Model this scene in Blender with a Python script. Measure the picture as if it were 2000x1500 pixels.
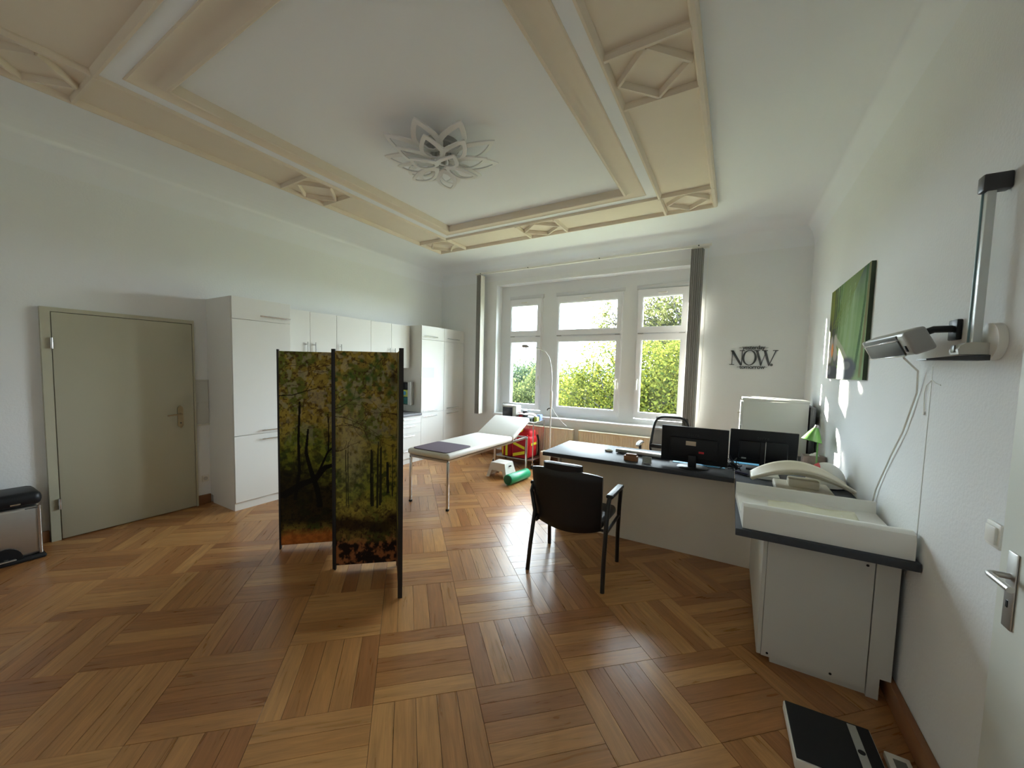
import bpy, bmesh, math, random
import numpy as np
from mathutils import Vector, Matrix, noise
random.seed(7); rng = np.random.default_rng(7)
PI = math.pi
for o in list(bpy.data.objects): bpy.data.objects.remove(o)
SC = bpy.context.scene
C = SC.collection

# ------------------------------------------------------------------ camera, world, sun, exposure
cam_d = bpy.data.cameras.new('camera'); cam = bpy.data.objects.new('camera', cam_d); C.objects.link(cam)
SC.camera = cam
cam.matrix_world = Matrix.Translation((0, 0, 1.57)) @ Matrix.Rotation(0.5470, 4, 'Z') @ Matrix.Rotation(PI/2 - 0.0660, 4, 'X') @ Matrix.Rotation(0.0220, 4, 'Z')
cam_d.sensor_fit = 'HORIZONTAL'; cam_d.sensor_width = 36.0
cam_d.lens = 759.535/2000*36.0
cam_d.shift_x = 31.637/2000; cam_d.shift_y = 19.51/2000
cam_d.clip_start = 0.05; cam_d.clip_end = 3000

W = bpy.data.worlds.new('sky'); SC.world = W; W.use_nodes = True
bg = W.node_tree.nodes['Background']
SKY_STRENGTH = 29.0
bg.inputs['Color'].default_value = (0.80, 0.905, 1.0, 1); bg.inputs['Strength'].default_value = SKY_STRENGTH
sun_d = bpy.data.lights.new('sun', 'SUN'); sun = bpy.data.objects.new('sun', sun_d); C.objects.link(sun)
sun_d.energy = 150.0; sun_d.angle = math.radians(0.6); sun_d.color = (1.0, 0.93, 0.80)
SUN_TRAVEL = Vector((1.0, -0.865, -0.378))
sun.rotation_euler = SUN_TRAVEL.to_track_quat('-Z', 'Y').to_euler()
sun.location = (-8, 14, 9)
# added fill light at the near wall, brightens the room without a real source
fill_d = bpy.data.lights.new('fill_light', 'AREA'); fill = bpy.data.objects.new('fill_light', fill_d); C.objects.link(fill)
fill_d.shape = 'RECTANGLE'; fill_d.size = 3.6; fill_d.size_y = 2.4; fill_d.energy = 6.5; fill_d.color = (1.0, 0.97, 0.91)
fill.location = (-2.1, -0.70, 1.55); fill.rotation_euler = (math.radians(90), 0, 0)
SC.view_settings.view_transform = 'Standard'; SC.view_settings.look = 'None'
SC.view_settings.gamma = 1.0; SC.view_settings.use_curve_mapping = False
SC.view_settings.exposure = 0.32
SC.cycles.use_denoising = True
SC.cycles.max_bounces = 10; SC.cycles.diffuse_bounces = 7; SC.cycles.glossy_bounces = 4
SC.cycles.transparent_max_bounces = 16; SC.cycles.sample_clamp_indirect = 6.0
SC.cycles.caustics_reflective = False; SC.cycles.caustics_refractive = False

# room (metres): x to the right, y towards the windows, z up, camera over the origin
XL, XR, YN, YW, ZC = -4.95, 0.745, -0.75, 6.02, 3.45

# ------------------------------------------------------------------ materials
def lin(c):
    c = [x/255 for x in c]
    return tuple(x/12.92 if x <= 0.04045 else ((x+0.055)/1.055)**2.4 for x in c) + (1,)
MATS = {}
def mat(name, col, rough=0.5, metal=0.0, spec=0.5, var=0.06, scale=8.0, bump=0.0, bscale=200.0, coat=0.0, trans=0.0):
    if name in MATS: return MATS[name]
    m = bpy.data.materials.new(name); m.use_nodes = True
    nt = m.node_tree; p = nt.nodes['Principled BSDF']
    if len(col) == 3: col = tuple(col) + (1,)
    p.inputs['Roughness'].default_value = rough; p.inputs['Metallic'].default_value = metal
    p.inputs['Specular IOR Level'].default_value = spec
    p.inputs['Coat Weight'].default_value = coat
    tc = nt.nodes.new('ShaderNodeTexCoord')
    nz = nt.nodes.new('ShaderNodeTexNoise'); nz.inputs['Scale'].default_value = scale; nz.inputs['Detail'].default_value = 4
    nt.links.new(tc.outputs['Object'], nz.inputs['Vector'])
    mx = nt.nodes.new('ShaderNodeMix'); mx.data_type = 'RGBA'
    mx.inputs[6].default_value = tuple(c*(1-var) for c in col[:3]) + (1,)
    mx.inputs[7].default_value = tuple(min(1, c*(1+var)) for c in col[:3]) + (1,)
    nt.links.new(nz.outputs['Fac'], mx.inputs[0]); nt.links.new(mx.outputs[2], p.inputs['Base Color'])
    if bump > 0:
        n2 = nt.nodes.new('ShaderNodeTexNoise'); n2.inputs['Scale'].default_value = bscale; n2.inputs['Detail'].default_value = 3
        b = nt.nodes.new('ShaderNodeBump'); b.inputs['Strength'].default_value = bump; b.inputs['Distance'].default_value = 0.004
        nt.links.new(tc.outputs['Object'], n2.inputs['Vector'])
        nt.links.new(n2.outputs['Fac'], b.inputs['Height']); nt.links.new(b.outputs['Normal'], p.inputs['Normal'])
    MATS[name] = m
    return m
M_WALL = mat('wall_plaster', (0.80, 0.82, 0.83), 0.9, spec=0.2, var=0.02, scale=2, bump=0.35, bscale=70)
M_CEIL = mat('ceiling_plaster', (0.82, 0.845, 0.875), 0.92, spec=0.2, var=0.015, scale=2, bump=0.05, bscale=60)
M_STUC = mat('cream_stucco', (0.74, 0.66, 0.545), 0.75, spec=0.25, var=0.03, scale=6, bump=0.04)
M_WHITE = mat('white_lacquer', (0.80, 0.80, 0.775), 0.42, spec=0.3, var=0.015, scale=3)
M_WHITE2 = mat('white_melamine', (0.60, 0.60, 0.56), 0.5, spec=0.35, var=0.02, scale=3)
M_PVC = mat('window_pvc', (0.84, 0.85, 0.88), 0.35, spec=0.5, var=0.01)
M_PVCG = mat('window_header_grey', (0.66, 0.67, 0.69), 0.5, spec=0.3, var=0.01)
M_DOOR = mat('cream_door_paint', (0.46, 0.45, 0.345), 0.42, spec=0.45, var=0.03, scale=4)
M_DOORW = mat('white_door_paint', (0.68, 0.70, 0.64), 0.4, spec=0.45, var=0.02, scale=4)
M_CHROME = mat('brushed_chrome', (0.62, 0.62, 0.62), 0.22, metal=1.0, var=0.03)
M_STEEL = mat('satin_steel', (0.55, 0.54, 0.52), 0.38, metal=1.0, var=0.06, scale=20)
M_BRASS = mat('aged_brass', (0.42, 0.33, 0.20), 0.3, metal=1.0, var=0.2, scale=30)
M_BLACK = mat('black_plastic', (0.010, 0.011, 0.013), 0.42, spec=0.3, var=0.1)
M_BLKM = mat('black_lacquered_metal', (0.010, 0.010, 0.011), 0.3, spec=0.5, var=0.1)
M_LEATH = mat('black_leather', (0.008, 0.008, 0.009), 0.42, spec=0.4, var=0.15, scale=30, bump=0.15, bscale=350)
M_TOP = mat('anthracite_laminate', (0.060, 0.066, 0.076), 0.50, spec=0.16, var=0.12, scale=60)
M_TOPE = mat('anthracite_edge', (0.030, 0.032, 0.036), 0.5, spec=0.3, var=0.1, scale=60)
M_KTOP = mat('grey_kitchen_worktop', (0.16, 0.16, 0.17), 0.4, var=0.1, scale=60)
M_VINYL = mat('white_vinyl', (0.76, 0.74, 0.70), 0.42, spec=0.45, var=0.02, scale=5)
M_VINYLC = mat('cream_vinyl', (0.78, 0.77, 0.72), 0.42, spec=0.45, var=0.02, scale=5)
M_PURP = mat('purple_mat', (0.115, 0.085, 0.115), 0.75, spec=0.3, var=0.08, scale=30, bump=0.2)
M_RAD = mat('radiator_enamel', (0.84, 0.76, 0.60), 0.35, spec=0.5, var=0.02)
M_GREEN = mat('green_foam_vinyl', (0.005, 0.30, 0.14), 0.35, spec=0.5, var=0.05)
M_GREEND = mat('dark_green_end', (0.004, 0.13, 0.07), 0.5, var=0.05)
M_RED = mat('red_nylon', (0.55, 0.012, 0.020), 0.6, spec=0.3, var=0.1, scale=40, bump=0.2)
M_REDD = mat('dark_red_nylon', (0.30, 0.008, 0.018), 0.6, spec=0.3, var=0.1, scale=40)
M_YEL = mat('yellow_reflective_tape', (0.70, 0.66, 0.02), 0.4, var=0.05)
M_PLW = mat('white_plastic', (0.78, 0.77, 0.72), 0.38, spec=0.5, var=0.02)
M_PLG = mat('grey_plastic', (0.35, 0.35, 0.34), 0.45, var=0.04)
M_SLAT = mat('grey_blind_fabric', (0.25, 0.245, 0.235), 0.8, spec=0.2, var=0.04)
M_SLATM = mat('light_stripe_blind_fabric', (0.40, 0.39, 0.38), 0.8, spec=0.2, var=0.04)  # lighter copy of the slat fabric, paints stripes of light on alternate slats
M_SLATL = mat('window_lit_blind_fabric', (0.70, 0.68, 0.62), 0.8, spec=0.2, var=0.03)  # window light on the end slat put into its colour
M_OAKB = mat('oak_skirting', (0.26, 0.12, 0.055), 0.35, spec=0.4, var=0.2, scale=14)
M_DARK = mat('dark_joint', (0.035, 0.018, 0.010), 0.7, var=0.1)
M_SCRB = mat('screen_black_frame', (0.012, 0.010, 0.009), 0.6, var=0.1)
M_WOODB = mat('brown_wood_block', (0.27, 0.12, 0.055), 0.5, var=0.3, scale=30)
M_WOODG = mat('grey_brown_wood', (0.20, 0.15, 0.13), 0.6, var=0.3, scale=20)
M_BEIGE = mat('beige_fabric', (0.62, 0.54, 0.42), 0.8, var=0.05)
M_BLUE = mat('light_blue_card', (0.10, 0.42, 0.72), 0.5, var=0.03)
M_PAPER = mat('white_paper', (0.82, 0.82, 0.80), 0.7, var=0.01)
M_LIME = mat('green_lamp_enamel', (0.085, 0.22, 0.05), 0.3, spec=0.5, var=0.03)
M_REDS = mat('red_sticker', (0.60, 0.02, 0.03), 0.5, var=0.02)
M_STICK = mat('beige_sticker', (0.62, 0.50, 0.38), 0.6, var=0.08, scale=60)
M_LOGO = mat('dark_grey_print', (0.045, 0.050, 0.055), 0.45, var=0.02)
M_SIGN = mat('black_sign_metal', (0.018, 0.022, 0.025), 0.45, var=0.05)
M_LCD = mat('dark_screen_glass', (0.020, 0.025, 0.035), 0.15, spec=0.6, var=0.1)
M_LCDG = mat('grey_lcd', (0.16, 0.16, 0.14), 0.3, var=0.05)
M_SILV = mat('silver_paint', (0.45, 0.46, 0.44), 0.4, metal=0.3, var=0.04)
M_TRAY = mat('ivory_plastic', (0.74, 0.68, 0.54), 0.4, spec=0.4, var=0.02)
M_TOWEL = mat('pale_yellow_towel', (0.78, 0.76, 0.60), 0.9, spec=0.1, var=0.03, bump=0.4, bscale=300)
M_DUST = mat('blue_box_card', (0.18, 0.25, 0.62), 0.6, var=0.05)
M_GRN2 = mat('yellow_green_card', (0.55, 0.66, 0.15), 0.6, var=0.05)
M_TEAL = mat('teal_card', (0.02, 0.16, 0.16), 0.6, var=0.3, scale=20)
M_TURB = mat('grey_socket', (0.5, 0.5, 0.48), 0.4, var=0.03)

def acrylic(name, col, alpha):
    m = bpy.data.materials.new(name); m.use_nodes = True; nt = m.node_tree
    out = nt.nodes['Material Output']; nt.nodes.remove(nt.nodes['Principled BSDF'])
    tr = nt.nodes.new('ShaderNodeBsdfTransparent'); tr.inputs['Color'].default_value = col + (1,)
    gl = nt.nodes.new('ShaderNodeBsdfGlossy'); gl.inputs['Roughness'].default_value = 0.02
    lw = nt.nodes.new('ShaderNodeLayerWeight'); lw.inputs['Blend'].default_value = 0.5
    pw = nt.nodes.new('ShaderNodeMath'); pw.operation = 'POWER'; pw.inputs[1].default_value = 5.0; nt.links.new(lw.outputs['Facing'], pw.inputs[0])
    fr = nt.nodes.new('ShaderNodeMath'); fr.operation = 'MULTIPLY_ADD'; fr.inputs[1].default_value = 0.9; fr.inputs[2].default_value = 0.04; nt.links.new(pw.outputs[0], fr.inputs[0])
    mx = nt.nodes.new('ShaderNodeMixShader')
    nt.links.new(fr.outputs[0], mx.inputs[0]); nt.links.new(tr.outputs[0], mx.inputs[1]); nt.links.new(gl.outputs[0], mx.inputs[2])
    last = mx
    if alpha > 0:
        df = nt.nodes.new('ShaderNodeBsdfDiffuse'); df.inputs['Color'].default_value = (0.8, 0.82, 0.84, 1)
        m2 = nt.nodes.new('ShaderNodeMixShader'); m2.inputs[0].default_value = alpha
        nt.links.new(mx.outputs[0], m2.inputs[1]); nt.links.new(df.outputs[0], m2.inputs[2]); last = m2
    nt.links.new(last.outputs[0], out.inputs['Surface'])
    MATS[name] = m
    return m
M_GLASS = acrylic('window_glass', (0.96, 0.98, 0.97), 0.0)
M_ACRY = acrylic('clear_acrylic', (0.95, 0.96, 0.96), 0.12)
M_PETAL = mat('frosted_white_acrylic', (0.74, 0.75, 0.74), 0.35, spec=0.5, var=0.02)

def vcol_mat(name, rough=0.6, spec=0.3, noise_amt=0.0):
    m = bpy.data.materials.new(name); m.use_nodes = True; nt = m.node_tree
    p = nt.nodes['Principled BSDF']; p.inputs['Roughness'].default_value = rough; p.inputs['Specular IOR Level'].default_value = spec
    a = nt.nodes.new('ShaderNodeAttribute'); a.attribute_name = 'print'
    nt.links.new(a.outputs['Color'], p.inputs['Base Color'])
    return m
M_PRINT = vcol_mat('forest_print_fabric', 0.75, 0.15)
M_CANVAS = vcol_mat('spa_print_canvas', 0.7, 0.08)

def oak_mat():
    m = bpy.data.materials.new('oak_parquet'); m.use_nodes = True; nt = m.node_tree; L = nt.links
    p = nt.nodes['Principled BSDF']
    uv = nt.nodes.new('ShaderNodeUVMap'); uv.uv_map = 'UVMap'
    oi = nt.nodes.new('ShaderNodeObjectInfo'); ge = nt.nodes.new('ShaderNodeNewGeometry')
    add = nt.nodes.new('ShaderNodeMath'); add.operation = 'ADD'
    L.new(oi.outputs['Random'], add.inputs[0]); L.new(ge.outputs['Random Per Island'], add.inputs[1])
    fr = nt.nodes.new('ShaderNodeMath'); fr.operation = 'FRACT'; L.new(add.outputs[0], fr.inputs[0])
    wn = nt.nodes.new('ShaderNodeTexWhiteNoise'); wn.noise_dimensions = '1D'; L.new(fr.outputs[0], wn.inputs['W'])
    off = nt.nodes.new('ShaderNodeVectorMath'); off.operation = 'SCALE'; off.inputs['Scale'].default_value = 37.0
    L.new(wn.outputs['Color'], off.inputs[0])
    ad = nt.nodes.new('ShaderNodeVectorMath'); ad.operation = 'ADD'; L.new(uv.outputs[0], ad.inputs[0]); L.new(off.outputs[0], ad.inputs[1])
    mp = nt.nodes.new('ShaderNodeMapping'); mp.inputs['Scale'].default_value = (2.2, 26.0, 1.0); L.new(ad.outputs[0], mp.inputs['Vector'])
    n1 = nt.nodes.new('ShaderNodeTexNoise'); n1.inputs['Scale'].default_value = 1.6; n1.inputs['Detail'].default_value = 6; n1.inputs['Distortion'].default_value = 0.8
    L.new(mp.outputs[0], n1.inputs['Vector'])
    mp2 = nt.nodes.new('ShaderNodeMapping'); mp2.inputs['Scale'].default_value = (9.0, 260.0, 1.0); L.new(ad.outputs[0], mp2.inputs['Vector'])
    n2 = nt.nodes.new('ShaderNodeTexNoise'); n2.inputs['Scale'].default_value = 1.0; n2.inputs['Detail'].default_value = 3
    L.new(mp2.outputs[0], n2.inputs['Vector'])
    rampp = nt.nodes.new('ShaderNodeValToRGB'); e = rampp.color_ramp.elements
    e[0].position = 0.0; e[0].color = (0.310, 0.128, 0.044, 1); e[1].position = 1.0; e[1].color = (0.510, 0.270, 0.100, 1)
    k = rampp.color_ramp.elements.new(0.5); k.color = (0.410, 0.195, 0.068, 1)
    L.new(wn.outputs['Value'], rampp.inputs[0])
    mr = nt.nodes.new('ShaderNodeMapRange'); mr.inputs['From Min'].default_value = 0.3; mr.inputs['From Max'].default_value = 0.7
    mr.inputs['To Min'].default_value = 0.78; mr.inputs['To Max'].default_value = 1.16; L.new(n1.outputs['Fac'], mr.inputs['Value'])
    mr2 = nt.nodes.new('ShaderNodeMapRange'); mr2.inputs['From Min'].default_value = 0.3; mr2.inputs['From Max'].default_value = 0.7
    mr2.inputs['To Min'].default_value = 0.9; mr2.inputs['To Max'].default_value = 1.06; L.new(n2.outputs['Fac'], mr2.inputs['Value'])
    mu = nt.nodes.new('ShaderNodeMath'); mu.operation = 'MULTIPLY'; L.new(mr.outputs[0], mu.inputs[0]); L.new(mr2.outputs[0], mu.inputs[1])
    sc = nt.nodes.new('ShaderNodeVectorMath'); sc.operation = 'SCALE'; L.new(rampp.outputs[0], sc.inputs[0]); L.new(mu.outputs[0], sc.inputs['Scale'])
    L.new(sc.outputs[0], p.inputs['Base Color'])
    mr3 = nt.nodes.new('ShaderNodeMapRange'); mr3.inputs['To Min'].default_value = 0.24; mr3.inputs['To Max'].default_value = 0.34
    L.new(n1.outputs['Fac'], mr3.inputs['Value']); L.new(mr3.outputs[0], p.inputs['Roughness'])
    p.inputs['Specular IOR Level'].default_value = 0.5
    tc = nt.nodes.new('ShaderNodeTexCoord')
    n3 = nt.nodes.new('ShaderNodeTexNoise'); n3.inputs['Scale'].default_value = 9.0; L.new(ge.outputs['Position'], n3.inputs['Vector'])
    b = nt.nodes.new('ShaderNodeBump'); b.inputs['Strength'].default_value = 0.10; b.inputs['Distance'].default_value = 0.01
    L.new(n3.outputs['Fac'], b.inputs['Height']); L.new(b.outputs['Normal'], p.inputs['Normal'])
    return m
M_OAK = oak_mat()

def leaf_mat(name, c1, c2, tr=0.5):
    m = bpy.data.materials.new(name); m.use_nodes = True; nt = m.node_tree; L = nt.links
    out = nt.nodes['Material Output']; nt.nodes.remove(nt.nodes['Principled BSDF'])
    ge = nt.nodes.new('ShaderNodeNewGeometry')
    mx = nt.nodes.new('ShaderNodeMix'); mx.data_type = 'RGBA'; mx.inputs[6].default_value = c1 + (1,); mx.inputs[7].default_value = c2 + (1,)
    L.new(ge.outputs['Random Per Island'], mx.inputs[0])
    d = nt.nodes.new('ShaderNodeBsdfDiffuse'); t = nt.nodes.new('ShaderNodeBsdfTranslucent')
    L.new(mx.outputs[2], d.inputs['Color']); L.new(mx.outputs[2], t.inputs['Color'])
    ms = nt.nodes.new('ShaderNodeMixShader'); ms.inputs[0].default_value = tr
    L.new(d.outputs[0], ms.inputs[1]); L.new(t.outputs[0], ms.inputs[2]); L.new(ms.outputs[0], out.inputs['Surface'])
    return m
M_LEAFY = leaf_mat('yellow_green_leaves', (0.014, 0.023, 0.006), (0.082, 0.086, 0.015))
M_LEAFG = leaf_mat('mid_green_leaves', (0.010, 0.017, 0.008), (0.044, 0.052, 0.019))
M_LEAFD = leaf_mat('deep_green_leaves', (0.014, 0.024, 0.016), (0.036, 0.048, 0.024))
M_LEAFP = leaf_mat('pale_sparse_leaves', (0.030, 0.038, 0.014), (0.085, 0.085, 0.032))
M_BARK = mat('tree_bark', (0.014, 0.012, 0.010), 0.9, var=0.3, scale=10)
M_GRASS = mat('meadow_grass', (0.16, 0.17, 0.10), 0.95, var=0.3, scale=0.4)
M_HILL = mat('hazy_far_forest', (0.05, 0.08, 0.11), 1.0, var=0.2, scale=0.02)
M_FACADE = mat('facade_render', (0.45, 0.43, 0.38), 0.9, var=0.03)

M_TOP.node_tree.nodes['Principled BSDF'].inputs['IOR'].default_value = 1.38
M_WHITE.node_tree.nodes['Principled BSDF'].inputs['IOR'].default_value = 1.30
# ------------------------------------------------------------------ mesh helpers
BASE = {}
class MB:
    def __init__(s): s.v = []; s.f = []
    def add(s, vs, fs):
        n = len(s.v); s.v += [tuple(v) for v in vs]; s.f += [tuple(i+n for i in f) for f in fs]; return n
    def box(s, x0, y0, z0, x1, y1, z1):
        x0, x1 = sorted((x0, x1)); y0, y1 = sorted((y0, y1)); z0, z1 = sorted((z0, z1))
        s.add([(x0,y0,z0),(x1,y0,z0),(x1,y1,z0),(x0,y1,z0),(x0,y0,z1),(x1,y0,z1),(x1,y1,z1),(x0,y1,z1)],
              [(0,3,2,1),(4,5,6,7),(0,1,5,4),(1,2,6,5),(2,3,7,6),(3,0,4,7)])
        return s
    def rbox(s, x0, y0, z0, x1, y1, z1, r=0.01, seg=2, M=None):
        x0, x1 = sorted((x0, x1)); y0, y1 = sorted((y0, y1)); z0, z1 = sorted((z0, z1))
        r = min(r, (x1-x0)*.49, (y1-y0)*.49, (z1-z0)*.49)
        bm = bmesh.new(); bmesh.ops.create_cube(bm, size=1)
        for v in bm.verts:
            v.co = Vector(((x0+x1)/2+v.co.x*(x1-x0), (y0+y1)/2+v.co.y*(y1-y0), (z0+z1)/2+v.co.z*(z1-z0)))
        bmesh.ops.bevel(bm, geom=bm.edges[:], offset=r, segments=seg, affect='EDGES', profile=0.5)
        bm.verts.index_update()
        vs = [(M @ v.co if M else v.co) for v in bm.verts]; fs = [[v.index for v in f.verts] for f in bm.faces]
        bm.free(); s.add(vs, fs); return s
    def cyl(s, p0, p1, r0, r1=None, seg=12, cap=True):
        p0 = Vector(p0); p1 = Vector(p1); r1 = r0 if r1 is None else r1
        d = (p1-p0).normalized(); a = Vector((0,0,1)) if abs(d.z) < .9 else Vector((1,0,0))
        u = d.cross(a).normalized(); w = d.cross(u)
        vs = []
        for p, r in ((p0,r0),(p1,r1)):
            for i in range(seg):
                t = 2*PI*i/seg; vs.append(p+u*math.cos(t)*r+w*math.sin(t)*r)
        fs = [(i, (i+1)%seg, seg+(i+1)%seg, seg+i) for i in range(seg)]
        if cap: fs += [tuple(range(seg))[::-1], tuple(range(seg, 2*seg))]
        s.add(vs, fs); return s
    def tube(s, pts, r, seg=8, closed=False, sq=None):
        pts = [Vector(p) for p in pts]; n = len(pts); rs = r if isinstance(r, (list, tuple)) else [r]*n
        vs = []; pu = None
        for i, p in enumerate(pts):
            if closed: t = (pts[(i+1)%n]-pts[i-1]).normalized()
            else: t = (pts[min(i+1,n-1)]-pts[max(i-1,0)]).normalized()
            if pu is None:
                a = Vector((0,0,1)) if abs(t.z) < .9 else Vector((1,0,0)); u = t.cross(a).normalized()
            else:
                u = (pu - t*pu.dot(t)).normalized()
            pu = u; w = t.cross(u)
            for k in range(seg):
                g = 2*PI*k/seg; vs.append(p+u*math.cos(g)*rs[i]*(sq or 1)+w*math.sin(g)*rs[i])
        fs = []
        for i in range(n if closed else n-1):
            j = (i+1) % n
            for k in range(seg):
                l = (k+1) % seg; fs.append((i*seg+k, i*seg+l, j*seg+l, j*seg+k))
        if not closed: fs += [tuple(range(seg))[::-1], tuple(range((n-1)*seg, n*seg))]
        s.add(vs, fs); return s
    def lathe(s, c, prof, seg=24, M=None):
        vs = []; fs = []; n = len(prof)
        for i in range(seg):
            t = 2*PI*i/seg
            for r, z in prof:
                v = Vector((r*math.cos(t), r*math.sin(t), z)); v = (M @ v if M else v); vs.append(v+Vector(c))
        for i in range(seg):
            j = (i+1) % seg
            for k in range(n-1): fs.append((i*n+k, j*n+k, j*n+k+1, i*n+k+1))
        s.add(vs, fs); return s
    def prism(s, poly, a, b, f):
        n = len(poly); vs = [f(p, q, a) for p, q in poly]+[f(p, q, b) for p, q in poly]
        s.add(vs, [tuple(range(n))[::-1], tuple(range(n, 2*n))]+[(i, (i+1)%n, n+(i+1)%n, n+i) for i in range(n)]); return s
    def grid(s, nu, nv, f):
        vs = [f(i/nu, j/nv) for j in range(nv+1) for i in range(nu+1)]
        s.add(vs, [(j*(nu+1)+i, j*(nu+1)+i+1, (j+1)*(nu+1)+i+1, (j+1)*(nu+1)+i) for j in range(nv) for i in range(nu)]); return s
    def mesh(s, name, off=(0,0,0), smooth=40):
        me = bpy.data.meshes.new(name)
        me.from_pydata([(v[0]-off[0], v[1]-off[1], v[2]-off[2]) for v in s.v], [], s.f)
        bm = bmesh.new(); bm.from_mesh(me); bmesh.ops.recalc_face_normals(bm, faces=bm.faces[:]); bm.to_mesh(me); bm.free()
        if smooth:
            me.polygons.foreach_set('use_smooth', [True]*len(me.polygons)); me.set_sharp_from_angle(angle=math.radians(smooth))
        me.update(); return me
    def build(s, name, m, parent=None, smooth=40, label=None, kind=None):
        off = BASE.get(parent.name, (0,0,0)) if parent else (0,0,0)
        me = s.mesh(name, off, smooth); me.materials.append(m)
        o = bpy.data.objects.new(name, me); C.objects.link(o)
        if parent: o.parent = parent
        BASE[o.name] = off
        if label: o['label'] = label
        if kind: o['kind'] = kind
        return o
def thing(name, loc, label, cat, group=None):
    o = bpy.data.objects.new(name, None); o.empty_display_size = 0.1; o.location = loc; C.objects.link(o)
    BASE[o.name] = tuple(loc); o['label'] = label; o['category'] = cat
    if group: o['group'] = group
    return o
def tag(o, label, cat, group=None):
    o['label'] = label; o['category'] = cat
    if group: o['group'] = group
    return o
def struct(o): o['kind'] = 'structure'; return o
def srt(name, loc=(0,0,0)):
    o = bpy.data.objects.new(name, None); o.location = loc; C.objects.link(o); BASE[o.name] = tuple(loc); o['kind'] = 'structure'; return o
def B(*a): return MB().box(*a)
def R(*a, **k): return MB().rbox(*a, **k)
def text_mesh(txt, size, depth, f, spacing=1.0, off_=0.0):
    cu = bpy.data.curves.new('lettering', 'FONT'); cu.body = txt; cu.size = size; cu.extrude = depth; cu.offset = off_; cu.space_character = spacing
    cu.align_x = 'CENTER'; cu.resolution_u = 3
    o = bpy.data.objects.new('lettering', cu); C.objects.link(o)
    bpy.context.view_layer.update()
    me = o.to_mesh(); mb = MB(); mb.add([f(v.co.x, v.co.y, v.co.z) for v in me.vertices], [tuple(p.vertices) for p in me.polygons])
    o.to_mesh_clear(); bpy.data.objects.remove(o); bpy.data.curves.remove(cu)
    return mb

# ------------------------------------------------------------------ room shell
# floor: basket-weave oak parquet laid diagonally
T = 0.4867; GA = 0.7720; GX, GY = -0.9973, 1.5150
ex = Vector((math.cos(GA), math.sin(GA), 0)); ey = Vector((-math.sin(GA), math.cos(GA), 0))
floor = struct(B(XL-.05, YN-.05, -0.12, XR+.05, YW+.05, -0.012).build('floor', M_DARK, smooth=0))
def clip(poly, a, b, c):
    out = []
    for i in range(len(poly)):
        p, q = poly[i], poly[(i+1) % len(poly)]
        dp, dq = a*p[0]+b*p[1]-c, a*q[0]+b*q[1]-c
        if dp <= 0: out.append(p)
        if dp*dq < 0:
            t = dp/(dp-dq); out.append((p[0]+(q[0]-p[0])*t, p[1]+(q[1]-p[1])*t))
    return out
def plank_mesh(poly, o2, du, name='plank'):
    # poly in world xy; chamfered top edge; uv along the grain
    cx = sum(p[0] for p in poly)/len(poly); cy = sum(p[1] for p in poly)/len(poly); n = len(poly)
    def inset(p, d):
        v = Vector((p[0]-cx, p[1]-cy)); l = v.length
        return (p[0]-v.x/l*d, p[1]-v.y/l*d)
    vs = [(p[0], p[1], -0.012) for p in poly]+[(p[0], p[1], -0.0010) for p in poly]+[inset(p, .0009)+(0.0,) for p in poly]
    fs = [tuple(range(2*n, 3*n))]+[(i, (i+1)%n, n+(i+1)%n, n+i) for i in range(n)]+[(n+i, n+(i+1)%n, 2*n+(i+1)%n, 2*n+i) for i in range(n)]
    return vs, fs
planks = []
for i in range(-14, 16):
    for j in range(-8, 16):
        o2 = Vector((GX, GY, 0))+ex*(i*T)+ey*(j*T)
        along = (i+j) % 2 != 0
        a, b = (ex, ey) if along else (ey, ex)
        for k in range(5):
            g = 0.0009
            c0 = o2+b*(k*T/5)
            pts = [c0+a*g+b*g, c0+a*(T-g)+b*g, c0+a*(T-g)+b*(T/5-g), c0+a*g+b*(T/5-g)]
            poly = [(p.x, p.y) for p in pts]
            full = all(XL+.001 < p[0] < XR-.001 and YN+.001 < p[1] < YW-.001 for p in poly)
            if not full:
                for (A, Bq, Cq) in ((1,0,XR),(-1,0,-XL),(0,1,YW),(0,-1,-YN)):
                    poly = clip(poly, A, Bq, Cq)
                    if len(poly) < 3: break
            if len(poly) < 3: continue
            area = abs(sum(poly[q][0]*poly[(q+1)%len(poly)][1]-poly[(q+1)%len(poly)][0]*poly[q][1] for q in range(len(poly))))/2
            if area < 0.0004: continue
            planks.append((poly, a, b, c0, full))
Mi = cam.matrix_world.inverted()
def px(p):
    q = Mi @ Vector(p)
    if q.z > -0.05: return None
    return (968.36+759.535*q.x/-q.z, 769.51-759.535*q.y/-q.z)
def score(pl):
    poly = pl[0]; q = [px((p[0], p[1], 0)) for p in poly]
    if any(k is None for k in q): return 0
    cx = sum(k[0] for k in q)/len(q); cy = sum(k[1] for k in q)/len(q)
    if not (-60 < cx < 2060 and cy < 1590): return 0
    return abs(sum(q[k][0]*q[(k+1)%len(q)][1]-q[(k+1)%len(q)][0]*q[k][1] for k in range(len(q))))/2
planks.sort(key=score, reverse=True)
proto_plank = None
def add_uv(me, ps):
    uvl = me.uv_layers.new(name='UVMap'); uvl.data.foreach_set('uv', [c for p in ps for c in p])
def plank_uvs(me, vs, info):
    out = []
    for poly in me.polygons:
        for vi in poly.vertices:
            a, b, c0 = info(vi); d = Vector(vs[vi])-c0; out.append((d.dot(a), d.dot(b)))
    return out
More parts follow.
